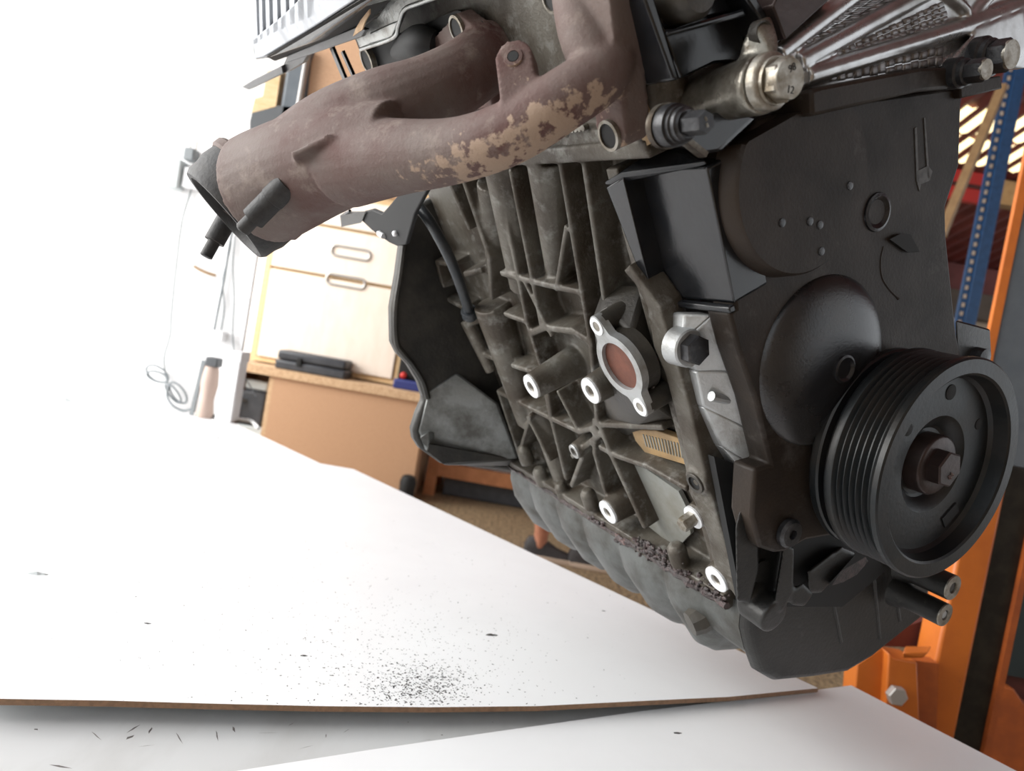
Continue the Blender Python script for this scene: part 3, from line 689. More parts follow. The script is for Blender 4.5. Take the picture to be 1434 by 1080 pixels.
def text(s, name, c, xdir, ydir, size, m, parent, depth_=.0005):
    cu = bpy.data.curves.new(name, 'FONT'); cu.body = s; cu.size = size; cu.extrude = depth_; cu.align_x = 'CENTER'; cu.align_y = 'CENTER'
    t = bpy.data.objects.new(name, cu); COL.objects.link(t)
    bpy.context.view_layer.update()
    me = bpy.data.meshes.new_from_object(t.evaluated_get(bpy.context.evaluated_depsgraph_get()))
    bpy.data.objects.remove(t); bpy.data.curves.remove(cu)
    xd, yd = V(xdir).normalized(), V(ydir).normalized(); zd = xd.cross(yd)
    me.transform(Matrix.Translation(c) @ Matrix((xd, yd, zd)).transposed().to_4x4())
    me.materials.clear(); me.materials.append(MT[m])
    o = bpy.data.objects.new(name, me); COL.objects.link(o); o.parent = parent; return o
def ori(ang):
    a = math.radians(ang); return V((0, math.cos(a), math.sin(a))), V((0, -math.sin(a), math.cos(a)))
xd, yd = ori(20)
text('86', 'stamped_mark', V((-.0011, -.0005, -.0045)), xd, yd, .005, 'rust', pbolt)

# lower right block behind the pulley
m = MB(); m.hull(poly([(1338, 448), (1386, 461), (1388, 500), (1362, 512), (1340, 505)], 'x', -.062) + poly([(1338, 448), (1386, 461), (1388, 500), (1340, 505)], 'x', -.088))
rb = part(m.build('rear_lug', 'panfront', bevel=.002)); rb['label'] = 'square black lug behind the pulley'
child(MB().lathe(U(1378, 502, 'x', -.055), X, [(.008, -.01), (.0075, .001), (.001, .002)], 20).build('lug_bolt', 'blacksteel'), rb)

# ---- mount arm, big bolt and black bolt at the top
m = MB()
x0, x1 = -.105, -.012
pA, pB = U(938, 160, 'x', -.085), U(1092, 114, 'x', -.012)
m.tube(catmull([U(930, 165, 'x', -.10), U(972, 146, 'x', -.075), U(1022, 130, 'x', -.048), U(1070, 118, 'x', -.0235)], 4), catr([.012, .0128, .0140, .0146], 4), 24)
m.hull([U(1030, 105, 'x', -.04), U(1040, 60, 'x', -.034), U(1056, 30, 'x', -.03), U(1078, 22, 'x', -.028), U(1092, 62, 'x', -.022), U(1090, 95, 'x', -.018),
        U(1030, 105, 'x', -.045), U(1056, 30, 'x', -.042), U(1080, 24, 'x', -.036)])
m.hull([U(950, 145, 'x', -.08), U(1000, 110, 'x', -.06), U(1050, 85, 'x', -.045), U(1070, 100, 'x', -.04), U(960, 170, 'x', -.07), U(940, 120, 'x', -.10), U(1000, 80, 'x', -.09)])
arm = part(m.build('mount_arm', 'aluoil', remesh=.0015, smooth=5)); arm['label'] = 'oily aluminium engine mount arm'
c = U(1066, 46, 'x', -.0285)
child(MB().lathe(c, X, [(.006, -.003), (.0056, .0022), (.0045, .0015), (.0045, -.002), (.0003, -.002)], 24).build('threaded_hole', 'blockdark'), arm)
hb = U(1107, 110, 'x', .000); rr = 29.5 * depth(hb) / F; hc0 = V((-.0120, hb.y, hb.z))
bb = part(MB().lathe(hc0, X, [(rr * 1.38, -.003), (rr * 1.38, .001), (rr * 1.30, .0022), (rr * 1.15, .0030), (rr * 1.12, .0045), (rr * .5, .0045)], 44).build('mount_bolt', 'steel')); bb['label'] = 'large flanged steel bolt on the mount arm'
child(MB().hexa(hc0 + X * .003, X, rr * 1.06, .0085, .2).build('bolt_head', 'steel'), bb)
child(MB().lathe(hc0 + X * .004, X, [(rr * .97, .003), (rr * .97, .0072), (rr * .93, .0080), (rr * .3, .0080)], 44).build('bolt_face', 'steel'), bb)
xd, yd = ori(6)
text('98', 'stamped_mark', V((-.0003, hb.y + rr * .22, hb.z + rr * .42)), xd, yd, rr * .5, 'dark', bb)
xd, yd = ori(-25)
text('12', 'stamped_mark', V((-.0003, hb.y - rr * .12, hb.z - rr * .50)), xd, yd, rr * .5, 'dark', bb)
# black flanged bolt
hb = U(997, 170, 'x', -.004); k = depth(hb) / F; bc = V((-.030, hb.y, hb.z))
kb = part(MB().lathe(bc, X, [(31 * k, -.004), (32 * k, .0), (31 * k, .003), (27 * k, .0035), (28 * k, .006), (25 * k, .0065), (25 * k, .009), (22 * k, .0095), (20 * k, .0105), (10 * k, .0105)], 44).build('black_flange_bolt', 'blacksteel')); kb['label'] = 'black flanged bolt on its thick washers'
child(MB().hexa(bc + X * .010, X, 17.5 * k, .0125, .35).build('bolt_head', 'blacksteel'), kb)
xd, yd = ori(10)
text('8', 'stamped_mark', bc + X * .0225 + V((0, 0, 4 * k)), xd, yd, 9 * k, 'steel', kb, .0003)
text('8', 'stamped_mark', bc + X * .0225 + V((0, 0, -5 * k)), xd, yd, 9 * k, 'steel', kb, .0003)
# its bright bracket edge
m = MB(); m.bar(U(958, 196, 'x', -.036), U(985, 217, 'x', -.036), .003, .006, up=X)
m.lathe(bc - X * .005, X, [(33 * k, -.003), (33.5 * k, .001), (28 * k, .001)], 40)
child(m.build('bolt_bracket', 'aluoil'), kb)
part(MB().hull(poly([(958, 200), (985, 216), (1010, 212), (1060, 165), (1030, 150), (960, 170)], 'x', -.046) + poly([(958, 200), (1010, 212), (1060, 165), (960, 170)], 'x', -.07)).build('bolt_plate', 'plastic', bevel=.002))

# ---- finned aluminium cover, top right
XF = -.048
m = MB(); m.prism(poly([(1086, 74), (1192, -30), (1500, -60), (1500, 70), (1434, 96), (1365, 100), (1290, 98), (1152, 128), (1105, 125)], 'x', XF), (-.02, 0, 0))
def ridge(px, r, x=XF): m.tube(catmull(poly(px, 'x', x + r * .35), 3), r, 10)
ridge([(1090, 76), (1130, 45), (1210, -15)], .0042)
ridge([(1116, 88), (1200, 42), (1310, -18)], .0052)
ridge([(1126, 107), (1230, 75), (1345, 40), (1440, 5)], .0055)
ridge([(1347, 38), (1352, 15), (1310, -20)], .0036); ridge([(1355, 34), (1375, 8), (1400, -20)], .0034); ridge([(1375, 30), (1440, 18)], .003)
m.hull(poly([(1325, 92), (1345, 70), (1370, 40), (1434, 15), (1440, 70), (1400, 60), (1380, 90)], 'x', XF + .008) + poly([(1315, 95), (1440, 10), (1440, 95)], 'x', XF))
fin = part(m.build('finned_cover', 'shiny', remesh=.0012, smooth=3)); fin['label'] = 'bright ribbed aluminium cover with a pebbled surface'
m = MB()
def pebbles(A0, A1, B0, B1, nu, nv0, nv1):
    def at(t, s_):
        return (A0[0] + (A1[0] - A0[0]) * t) * (1 - s_) + (B0[0] + (B1[0] - B0[0]) * t) * s_, (A0[1] + (A1[1] - A0[1]) * t) * (1 - s_) + (B0[1] + (B1[1] - B0[1]) * t) * s_
    for i in range(nu):
        nv = max(1, round(nv0 + (nv1 - nv0) * i / nu))
        for j in range(nv):
            sk = .12 * (i % 2) / nv; a0, a1, b0, b1 = i / nu, (i + .93) / nu, min(1, j / nv + sk), min(1, (j + .93) / nv + sk)
            base = [U(*at(t, q), 'x', XF - .0005) for t, q in ((a0, b0), (a1, b0), (a1, b1), (a0, b1))]
            c_ = sum(base, V()) / 4; h_ = random.uniform(.0012, .0022)
            mid = [c_ + (p - c_) * .86 + X * h_ * .75 for p in base]; top = [c_ + (p - c_) * .5 + X * h_ for p in base]
            rr3 = [[m.bm.verts.new(p) for p in r] for r in (base, mid, top)]
            m.skinrings(rr3, cap=False); m.face(rr3[2])
pebbles((1128, 92), (1320, 0), (1135, 100), (1330, 42), 20, 1, 6)
pebbles((1100, 68), (1225, -15), (1108, 76), (1290, -20), 16, 1, 4)
pebbles((1160, 106), (1320, 62), (1160, 116), (1320, 92), 14, 1, 2)
child(m.build('pebbled_surface', 'pebble', ang=75), fin)
# bolts at its right end
for px, hh, x, sc in (((1378, 97), 15, -.018, .9), ((1413, 76), 21, -.018, 1.1)):
    hb = U(px[0] + 5, px[1], 'x', x); k = depth(hb) / F; c = V((x - .016, hb.y, hb.z))
    o = part(MB().lathe(c, X, [(hh * 1.45 * k, -.008), (hh * 1.45 * k, 0), (hh * 1.25 * k, .001), (hh * 1.25 * k, .004), (hh * 1.1 * k, .005), (hh * .5 * k, .005)], 36).build('cover_screw', 'blacksteel'))
    child(MB().hexa(c + X * .004, X, hh * 1.1 * k, .011, .2).build('bolt_head', 'blacksteel'), o)
    child(MB().lathe(c + X * .004, X, [(hh * .95 * k, .009), (hh * .93 * k, .0118), (hh * .3 * k, .0118)], 30).build('bolt_face', 'steel'), o)
# brown plate at the very top
part(MB().prism(poly([(1082, 8), (1100, 56), (1175, -12), (1100, -30)], 'x', -.040), (-.02, 0, 0)).build('top_plate', 'hub', bevel=.001))

# ---- black plastic bracket beside the head
m = MB()
m.prism(poly([(896, -30), (903, 0), (943, 112), (952, 112), (916, -5), (910, -30)], 'x', -.050), (-.03, 0, 0))
m.hull(poly([(932, 44), (1042, 12), (1046, 22), (932, 52)], 'x', -.050) + poly([(930, 44), (1042, 12), (1046, 22), (930, 52)], 'x', -.085))
m.prism(poly([(920, 20), (1042, 0), (1042, 84), (1000, 88), (954, 110)], 'x', -.064), (-.008, 0, 0))
m.prism(poly([(1046, -30), (1062, 0), (1090, 45), (1096, 58), (1088, 62), (1040, -10)], 'x', -.046), (-.02, 0, 0))
m.prism(poly([(908, -40), (1070, -40), (1046, 10), (928, 40)], 'x', -.060), (-.008, 0, 0))
pb = part(m.build('plastic_bracket', 'plastic', bevel=.0012)); pb['label'] = 'black plastic shelf bracket above the mount arm'
child(MB().lathe(U(950, -4, 'x', -.058), X, [(.014, -.01), (.013, .012), (.010, .016), (.001, .017)], 30).build('round_plug', 'blockdark'), pb)

# ---- ribbed grey cover at the top left
YC = -.165
def prismy(px, y, dy): m.prism(poly(px, 'y', y), (0, dy, 0))
m = MB()
prismy([(349, -60), (354, 70), (357, 84), (372, 82), (430, 62), (520, 0), (570, -60)], YC + .004, .05)
gc = part(m.build('ribbed_cover', 'plastic', bevel=.002)); gc['label'] = 'grey ribbed plastic cover at the top rear'
m = MB(); prismy([(354, 55), (357, 82), (368, 80), (440, 37), (500, -2), (520, -60), (440, -22), (395, 22)], YC, .006)
child(m.build('cover_skirt', 'greycover', bevel=.001), gc)
xs = [350, 360, 369, 379, 390, 402, 414, 427, 441]
for i in range(len(xs) - 1):
    xa, xb = xs[i] , xs[i + 1]; yb = 58 - i * 5.2
    m = MB(); prismy([(xa + 1.0, -60), (xb - 3.4, -60), (xb - 2.6 + 1.5, yb), (xa + 4, yb + 4)] if i else [(350, -60), (356.5, -60), (361, 60), (354, 62)], YC, .006)
    child(m.build('cover_slat', 'greycover'), gc)
m = MB()
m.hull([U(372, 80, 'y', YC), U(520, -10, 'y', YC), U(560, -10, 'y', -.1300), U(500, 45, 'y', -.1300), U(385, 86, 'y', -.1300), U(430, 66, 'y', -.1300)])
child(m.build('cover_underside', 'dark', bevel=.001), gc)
# sheet rail and tongue under it
m = MB()
m.prism(poly([(401, 88), (404, 77), (500, 37), (512, 42), (506, 52), (430, 78)], 'y', -.1400), (0, .004, 0))
m.prism(poly([(396, 92), (402, 78), (432, 74), (424, 88), (404, 100), (394, 104)], 'y', -.1380), (0, .006, 0))
m.prism(poly([(338, 122), (354, 112), (394, 92), (396, 103), (348, 126)], 'y', -.1420), (0, .006, 0))
rl = part(m.build('sheet_rail', 'blacksteel', bevel=.0008)); rl['label'] = 'bent steel strip under the ribbed cover'
# heat shield lip
m = MB()
a = catmull([U(505, 70, 'y', -.1350), U(560, 52, 'y', -.1300), U(600, 10, 'y', -.1250), U(650, -20, 'y', -.1200)], 5)
m.prism(poly([(496, 48), (505, 70), (552, 52), (560, 30), (568, 12), (590, 2), (640, -20), (560, -20), (530, 22)], 'y', -.1280), (0, .003, 0))
m.tube(catmull(poly([(505, 69), (550, 53), (558, 36), (566, 14), (588, 4), (640, -14)], 'y', -.1300), 5), .0018, 8)
hs = part(m.build('heat_shield', 'shield', bevel=.0006)); hs['label'] = 'dull bent sheet heat shield above the manifold'
m = MB(); m.prism(poly([(518, 46), (548, 32), (556, 30), (548, 52), (516, 62)], 'y', -.1310), (0, .003, 0)); child(m.build('shield_step', 'shield', bevel=.001), hs)
# dark plumbing behind the shield: coil of hose ends and two straps
m = MB()
m.tube(catmull([U(556, 74, 'y', -.1150), U(572, 66, 'y', -.1200), U(590, 58, 'y', -.1250), U(610, 62, 'y', -.1200)], 4), catr([.006, .011, .012, .009], 4), 16)
for t in (565, 578, 592): m.lathe(U(t, 70 - (t - 565) * .35, 'y', -.1220), cv(.8, .3, -.3), [(.0125, -.002), (.0125, .002)], 20)
part(m.build('vacuum_fitting', 'dark'))
for p, q, wd in (((465, 66), (484, 112), .0085), ((480, 72), (497, 110), .005)):
    part(MB().bar(U(*p, 'y', -.1200), U(*q, 'y', -.1200), wd, .003, up=-Y).build('hose_strap', 'plastic'))
part(MB().hull(poly([(508, 72), (560, 54), (640, 14), (676, 30), (706, 120), (690, 160), (600, 160), (520, 130)], 'y', -.1125) + poly([(508, 72), (640, 14), (706, 120), (600, 160)], 'y', -.10)).build('head_shade_plate', 'dark'))  # near-black plate added as the shade behind the manifold runners

# dry leaf caught on the shield
m = MB()
lp = [U(x, y, 'y', -.1500) for x, y in ((494, 51), (498, 40), (505, 28), (513, 18), (517, 13), (517, 20), (511, 30), (507, 42), (501, 46))]
m.prism(lp, (0, .0012, 0))
leaf = m.build('dry_leaf', 'leaf'); tag(leaf, 'curled dry brown leaf caught on the edge of the heat shield', 'leaf')
leaf.matrix_world = EM

# ================================================================== BENCH AND BOARDS
def board(name, pts, z, th, bow=None, label=''):
    m = MB(); n = len(pts)
    m.prism([V((p.x, p.y, z)) for p in pts], (0, 0, -th))
    return m
# the bench with a worn top
bt = empty('workbench', (-.6, .9, 0), 'long white-topped workbench under the boards with a scratched worn top', 'workbench')
def bpart(o): o.parent = bt; o.location = -V((-.6, .9, 0)); return o
tl, tr = wz(320, 590, ZT), wz(1145, 965, ZT)
edge_d = (tr - tl).normalized()
def along(p, s): return p + edge_d * s
m = MB(); m.prism([V((-1.9, 2.1, ZT - .0125)), V((tl.x - .06, 2.1, ZT - .0125)), along(tr, .06) + V((-.05, 0, -.012)), wz(1434, 1110, ZT - .0125), V((.68, .5, ZT - .0125)), V((.4, .12, ZT - .0125)), V((-1.9, .12, ZT - .0125))], (0, 0, -.03))
bpart(m.build('bench_top', 'whiteworn', shade=False))
for p in ((-1.8, 2.0), (-1.8, .2), (.36, .2), (-.95, 2.0)):
    bpart(MB().box((p[0] - .03, p[1] - .03, 0), (p[0] + .03, p[1] + .03, ZT - .042)).build('bench_leg', 'slate', shade=False))
# three white hardboard sheets
def sheet(name, top, label, bow=0, nx=40):
    o = MB(); th = .0048
    o.prism([V((p.x, p.y, ZT)) for p in top], (0, 0, -th))
    return o
def bowed(near, far, label, amp):
    m = MB(); n = len(near); rows = []
    for j in range(9):
        t = j / 8
        rows.append([V((a.x + (b.x - a.x) * t, a.y + (b.y - a.y) * t, ZT + h * (1 - t) ** 2)) for (a, b, h) in zip(near, far, amp)])
    top = [[m.bm.verts.new(p) for p in r] for r in rows]; bot = [[m.bm.verts.new(p - Z * .0048) for p in r] for r in rows]
    for j in range(8):
        for i in range(n - 1):
            m.face((top[j][i], top[j][i + 1], top[j + 1][i + 1], top[j + 1][i])); m.face((bot[j][i], bot[j + 1][i], bot[j + 1][i + 1], bot[j][i + 1]))
    for i in range(n - 1):
        m.face((top[0][i], bot[0][i], bot[0][i + 1], top[0][i + 1])); m.face((top[-1][i], top[-1][i + 1], bot[-1][i + 1], bot[-1][i]))
    for j in range(8):
        m.face((top[j][0], top[j + 1][0], bot[j + 1][0], bot[j][0])); m.face((top[j][-1], bot[j][-1], bot[j + 1][-1], top[j + 1][-1]))
    return m
near = [wz(x, y, ZT) for x, y in ((-60, 984), (0, 990), (150, 992), (300, 996), (450, 999), (600, 1000), (750, 998), (900, 990), (1020, 980), (1146, 964))]
far0 = wz(495, 657, ZT); far1 = wz(-700, 600, ZT)
farl = []
for i, p in enumerate(near):
    t = i / (len(near) - 1); q = V((-1.75, 1.655, ZT)).lerp(far0, t); farl.append(q)
m = bowed(near, farl, '', [.006] * 8 + [.003, .0])
s1 = m.build('hardboard_sheet', 'white', ang=20); s1.data.materials.append(MT['fibre'])
for p in s1.data.polygons:
    if abs(p.normal.z) < .5: p.material_index = 1
from mathutils.bvhtree import BVHTree
BV = BVHTree.FromPolygons([v.co for v in s1.data.vertices], [p.vertices for p in s1.data.polygons])
tag(s1, 'large white hardboard sheet sprinkled with black specks, middle of the three', 'board')
m = MB(); m.prism([V((p.x, p.y, ZT - .0006)) for p in (V((-1.75, 1.6565, 0)), V((-1.85, 2.095, 0)), V((-.772, 2.095, 0)), V((-.392, 1.6848, 0)))], (0, 0, -.0042))
s2 = m.build('hardboard_sheet', 'white', shade=False); s2.data.materials.append(MT['fibre'])
tag(s2, 'far white hardboard sheet reaching back to the wall and the cables', 'board')
c3 = [wz(x, y, ZT - .0062) for x, y in ((1192, 960), (1100, 972), (900, 996), (700, 1024), (520, 1050), (330, 1080), (200, 1100))]
m = MB(); m.prism([V((p.x, p.y, ZT - .0062)) for p in c3 + [V((-.2, .15, 0)), V((.5, .15, 0)), wz(1434, 1076, ZT) + V((.12, -.14, 0)), wz(1434, 1076, ZT)]], (0, 0, -.0048))
s3 = m.build('hardboard_sheet', 'white', shade=False); s3.data.materials.append(MT['fibre'])
tag(s3, 'near white hardboard sheet under the pulley end, nearly clean', 'board')
for o in (s2, s3):
    for p in o.data.polygons:
        if abs(p.normal.z) < .5: p.material_index = 1
# specks of soot fallen on the middle sheet
m = MB()
def speck(p, r, st=1.0, rz=None):
    a = random.random() * 6.28 if rz is None else rz; h = r * .5; n = 5
    bs = [p + V((math.cos(a) * math.cos(t) * r * st - math.sin(a) * math.sin(t) * r, math.sin(a) * math.cos(t) * r * st + math.cos(a) * math.sin(t) * r, 0)) * random.uniform(.7, 1.2) for t in (6.283 * k / n for k in range(n))]
    vs = [m.bm.verts.new(q) for q in bs]; t_ = m.bm.verts.new(p + V((0, 0, h)))
    for i in range(n): m.face((vs[i], vs[(i + 1) % n], t_))
    m.face(vs[::-1])
def zs(p):
    h = BV.ray_cast(V((p.x, p.y, 2)), V((0, 0, -1)))[0]
    return h.z + .00005 if h else None
for k in range(2300):
    u = random.random()
    if u < .45: x, y, r = random.gauss(590, 38), random.gauss(962, 18), random.uniform(.00025, .0009)
    elif u < .8: x, y, r = random.gauss(570, 110), random.gauss(920, 55), random.uniform(.0002, .0007)
    else: x, y, r = random.gauss(520, 200), random.gauss(850, 80), random.uniform(.0002, .0007)
    if y > 990 or y < 700 or x > 880 - (990 - y) * .0 and y < 850: continue
    p = wz(x, y, ZT + .005); z = zs(p)
    if z is None: continue
    speck(V((p.x, p.y, z)), r, random.choice((1, 1, 1.6, 2.4)))
sp = m.build('soot_specks', 'soot', shade=False); tag(sp, 'black soot specks scattered over the middle sheet', 'debris', kind='stuff')
for i, (px, py, r, lab) in enumerate(((686, 895, .006, 'largest black flake with a tail, on the middle sheet left of the pan bolt'), (424, 926, .003, 'small black lump on the middle sheet left of the soot patch'),
        (845, 857, .0028, 'small black crumb near the right edge of the middle sheet'), (950, 1018, .0035, 'lone black chip on the near sheet'), (205, 880, .0028, 'lone black crumb on the bare left part of the middle sheet'),
        (90, 561, .035, 'flat grey scrap lying far left on the white boards'), (302, 613, .011, 'small grey scrap on the far sheet in front of the cables'), (50, 809, .009, 'faint grey scrap at the left edge of the middle sheet'))):
    m = MB(); p = wz(px, py, ZT); z = zs(p) or (ZT - .0062 if i == 3 else ZT - .0006)
    speck(V((p.x, p.y, z)), r * .6, 2.0, .2); speck(V((p.x + r * .7, p.y + r * .2, z)), r * .35, 2.2, .5)
    tag(m.build('debris_flake', 'soot' if i < 5 else 'socket', shade=False), lab, 'debris', 'flakes on the boards')
# scratches on the worn top between the boards
m = MB()
for (xa, ya), (xb, yb), wd in (((162, 1036), (212, 1006), .0022), ((170, 1040), (195, 1026), .004), ((216, 1012), (205, 1035), .0018), ((322, 1010), (333, 1034), .0022), ((420, 1008), (395, 1022), .002), ((402, 1054), (455, 1040), .0018),
        ((455, 1040), (458, 1022), .001), ((568, 1008), (575, 1016), .0022), ((60, 1070), (110, 1078), .0018), ((300, 1012), (308, 1050), .0011), ((500, 1014), (470, 1034), .0011), ((240, 1016), (262, 1052), .0009), ((640, 1016), (700, 1008), .0009), ((120, 1018), (150, 1044), .0008), ((330, 1028), (420, 1026), .001), ((45, 1020), (56, 1024), .002), ((680, 1004), (700, 1020), .002), ((613, 1028), (625, 1032), .0035), ((180, 1048), (230, 1042), .001), ((555, 1042), (640, 1032), .0012)):
    p, q = wz(xa, ya, ZT - .0124), wz(xb, yb, ZT - .0124)
    wd *= 2.6
    bpart(MB().hull([p, q, p.lerp(q, .3) + V((wd * .4, wd * .4, 0)), p.lerp(q, .6) - V((wd * .5, wd * .3, 0)), p.lerp(q, .5) + Z * .0003]).build('scratch_mark', 'scuff', shade=False))

# ================================================================== BACKGROUND LEFT
# white cabinet with birch fronts
CY_ = 4.8
def cab():
    A, B = wy(345, 503, CY_), wy(550, 540, CY_); x0, x1 = A.x + .02, B.x + .03; z0 = .665; z1 = 2.35
    t = empty('wall_cupboard', ((x0 + x1) / 2, CY_ + .2, z0), 'tall birch cupboard with pine edges standing on the low shelf unit', 'cupboard')
    off = V(t.location)
    def P_(o): o.parent = t; o.location = -off; return o
    P_(MB().box((x0, CY_, z0), (x0 + .035, CY_ + .4, z1)).build('side_board', 'pine', shade=False))
    P_(MB().box((x1 - .035, CY_, z0), (x1, CY_ + .4, z1)).build('side_board', 'pine', shade=False))
    P_(MB().box((x0 + .035, CY_, z0), (x1 - .035, CY_ + .4, z0 + .03)).build('bottom_board', 'pine', shade=False))
    P_(MB().box((x0 + .035, CY_ + .02, z0 + .03), (x1 - .035, CY_ + .4, z1)).build('cupboard_body', 'pine', shade=False))
    zd = wy(430, 385, CY_).z; zt = wy(450, 318, CY_).z
    d = P_(MB().box((x0 + .045, CY_ - .015, z0 + .035), (x1 - .045, CY_ + .01, zd)).build('door', 'birch', bevel=.002))
    d2 = P_(MB().box((x0 + .045, CY_ - .015, zd + .02), (x1 - .045, CY_ + .01, zt)).build('drawer', 'birch', bevel=.002))
    d3 = P_(MB().box((x0 + .045, CY_ - .015, zt + .02), (x1 - .045, CY_ + .01, zt + .2)).build('drawer', 'birch', bevel=.002))
    d4 = P_(MB().box((x0 + .045, CY_ - .015, zt + .25), (x1 - .045, CY_ + .01, z1 - .02)).build('door', 'mdf', bevel=.002))
    for px, py, par in (((484, 394), 0, d), ((491, 354), 0, d2)):
        c = wy(px[0], px[1], CY_ - .02); L = .09; R = .032; pts = []
        for k in range(24):
            a = 2 * math.pi * k / 24; pts.append(V((c.x + (L if math.cos(a) > 0 else -L) + R * math.cos(a), CY_ - .02, c.z + R * math.sin(a))))
        m = MB(); rg = [m.ring(p, .008, (pts[(i + 1) % 24] - pts[i - 1]), 8, Y) for i, p in enumerate(pts)]
        m.skinrings(rg, closed=True)
        o = m.build('handle', 'handle', par)
cab()
# low brown shelf unit
def lowunit():
    z1 = wy(590, 562, 4.6).z
    A = wy(386, 522, 4.6); x0 = A.x; x1 = wy(585, 640, 4.6).x; zt = .655
    t = empty('shelf_unit', ((x0 + x1) / 2, 4.8, 0), 'low brown chipboard shelf unit with an open bay at its left end', 'shelf'); off = V(t.location)
    def P_(o): o.parent = t; o.location = -off; return o
    xl = x0 - .30
    P_(MB().box((x0, 4.58, 0), (x1, 4.62, zt - .05)).build('front_panel', 'mdf', shade=False))
    P_(MB().box((xl - .02, 4.56, zt - .05), (x1 + .01, 5.2, zt)).build('top_board', 'mdfedge', shade=False))
    P_(MB().box((xl, 4.6, 0), (xl + .03, 5.2, zt - .05)).build('side_board', 'mdf', shade=False))
    P_(MB().box((x0 - .025, 4.58, 0), (x0, 5.2, zt - .05)).build('side_board', 'mdfedge', shade=False))
    P_(MB().box((xl + .03, 5.1, 0), (x0 - .025, 5.2, zt - .05)).build('back_board', 'mdf', shade=False))
    P_(MB().box((xl + .03, 4.62, .08), (x0 - .025, 5.1, .11)).build('shelf_board', 'mdfedge', shade=False))
    P_(MB().box((x1 - .03, 4.62, 0), (x1, 5.2, zt - .05)).build('side_board', 'mdf', shade=False))
    # power brick in the bay
    b = empty('power_supply', (x0 - .14, 4.72, .11), 'black twin power adapter in the open bay of the brown shelf unit', 'adapter'); o2 = V(b.location)
    def Q_(o): o.parent = b; o.location = -o2; return o
    Q_(MB().box((x0 - .21, 4.66, .27), (x0 - .05, 4.75, .49)).build('adapter_body', 'greycase', bevel=.02))
    tag(MB().box((x0 - .22, 4.66, .112), (x0 - .04, 4.8, .268)).build('pale_box', 'socket', bevel=.01), 'pale grey box under the black adapter in the shelf bay', 'box')
    tag(MB().box((x0 - .20, 4.68, .492), (x0 - .06, 4.74, .55)).build('pale_box', 'socket', bevel=.01), 'small pale box lying on the black adapter in the shelf bay', 'box')
    Q_(MB().tube(catmull([(x0 - .17, 4.66, .42), (x0 - .32, 4.5, .43), (x0 - .40, 4.48, .36), (x0 - .36, 4.47, .24), (x0 - .30, 4.46, .12)], 5), .011, 8).build('adapter_lead', 'cabled'))
    return x0, x1, zt
ux0, ux1, uzt = lowunit()
# black tool case on it
p0, p1 = wy(390, 512, 4.66), wy(486, 530, 4.66)
tc_ = empty('tool_case', ((p0.x + p1.x) / 2, 4.68, uzt), 'flat black plastic tool case lying in front of the birch cupboard', 'case'); of = V(tc_.location)
def T_(o): o.parent = tc_; o.location = -of; return o
T_(MB().box((p0.x, 4.58, uzt), (p1.x, 4.79, uzt + .055)).build('case_base', 'greycase', bevel=.012))
T_(MB().box((p0.x + .005, 4.585, uzt + .058), (p1.x - .005, 4.785, uzt + .115)).build('case_lid', 'greycase', bevel=.015))
T_(MB().box((p0.x + .13, 4.57, uzt + .035), (p0.x + .16, 4.585, uzt + .085)).build('latch', 'dark', bevel=.003))
T_(MB().box((p0.x - .012, 4.62, uzt + .03), (p0.x + .004, 4.75, uzt + .05)).build('carry_handle', 'dark', bevel=.003))
# low tray with tools right of the cupboard
q0 = wy(560, 528, 4.75)
tr_ = empty('tool_tray', (q0.x + .22, 4.8, uzt), 'dark tool tray with a blue rim beside the birch cupboard', 'tray'); of2 = V(tr_.location)
def R__(o): o.parent = tr_; o.location = -of2; return o
R__(MB().box((q0.x - .02, 4.65, uzt), (q0.x + .5, 4.95, uzt + .06)).build('tray_rim', 'bluecloth', bevel=.01))
R__(MB().box((q0.x - .01, 4.7, uzt + .06), (q0.x + .48, 4.94, uzt + .30)).build('tray_box', 'dark', bevel=.01))
R__(MB().sphere((q0.x + .03, 4.68, uzt + .085), .022, 2).build('red_knob', 'red'))
R__(MB().bar((q0.x - .0, 4.69, uzt + .22), (q0.x + .14, 4.69, uzt + .17), .02, .02).build('tool_bar', 'handle'))
# reddish wooden stool bench
L0 = wz(600, 692, 0)
wb_ = empty('wooden_bench', (L0.x + .6, 4.85, 0), 'reddish wooden bench with square legs behind the engine', 'bench'); of3 = V(wb_.location)
def B_(o): o.parent = wb_; o.location = -of3; return o
yb = L0.y
for dx, dy in ((0, 0), (1.3, 0), (0, .4), (1.3, .4)):
    B_(MB().box((L0.x - .035, yb + dy - .03, 0), (L0.x + .035, yb + dy + .03, .42)).build('leg', 'wood', shade=False)).location += V((dx, 0, 0))
B_(MB().box((L0.x - .07, yb - .06, .42), (L0.x + 1.4, yb + .46, .46)).build('seat', 'wood', shade=False))
B_(MB().box((L0.x + .035, yb - .025, .13), (L0.x + 1.265, yb + .025, .22)).build('rail', 'wood', shade=False))
cs = MB().box((L0.x + .08, yb + .06, 0), (L0.x + 1.2, yb + .38, .12)).build('storage_crate', 'greycase', bevel=.01); tag(cs, 'low dark crate on the floor under the wooden bench', 'crate')
bk = MB().lathe(wz(587, 655, .0) * 0 + V((L0.x - .10, 4.49, 0)), Z, [(.035, 0), (.045, .02), (.05, .13), (.04, .16), (.02, .17)], 24).build('round_tub', 'dark'); tag(bk, 'small black round tub beside the leg of the wooden bench', 'tub')

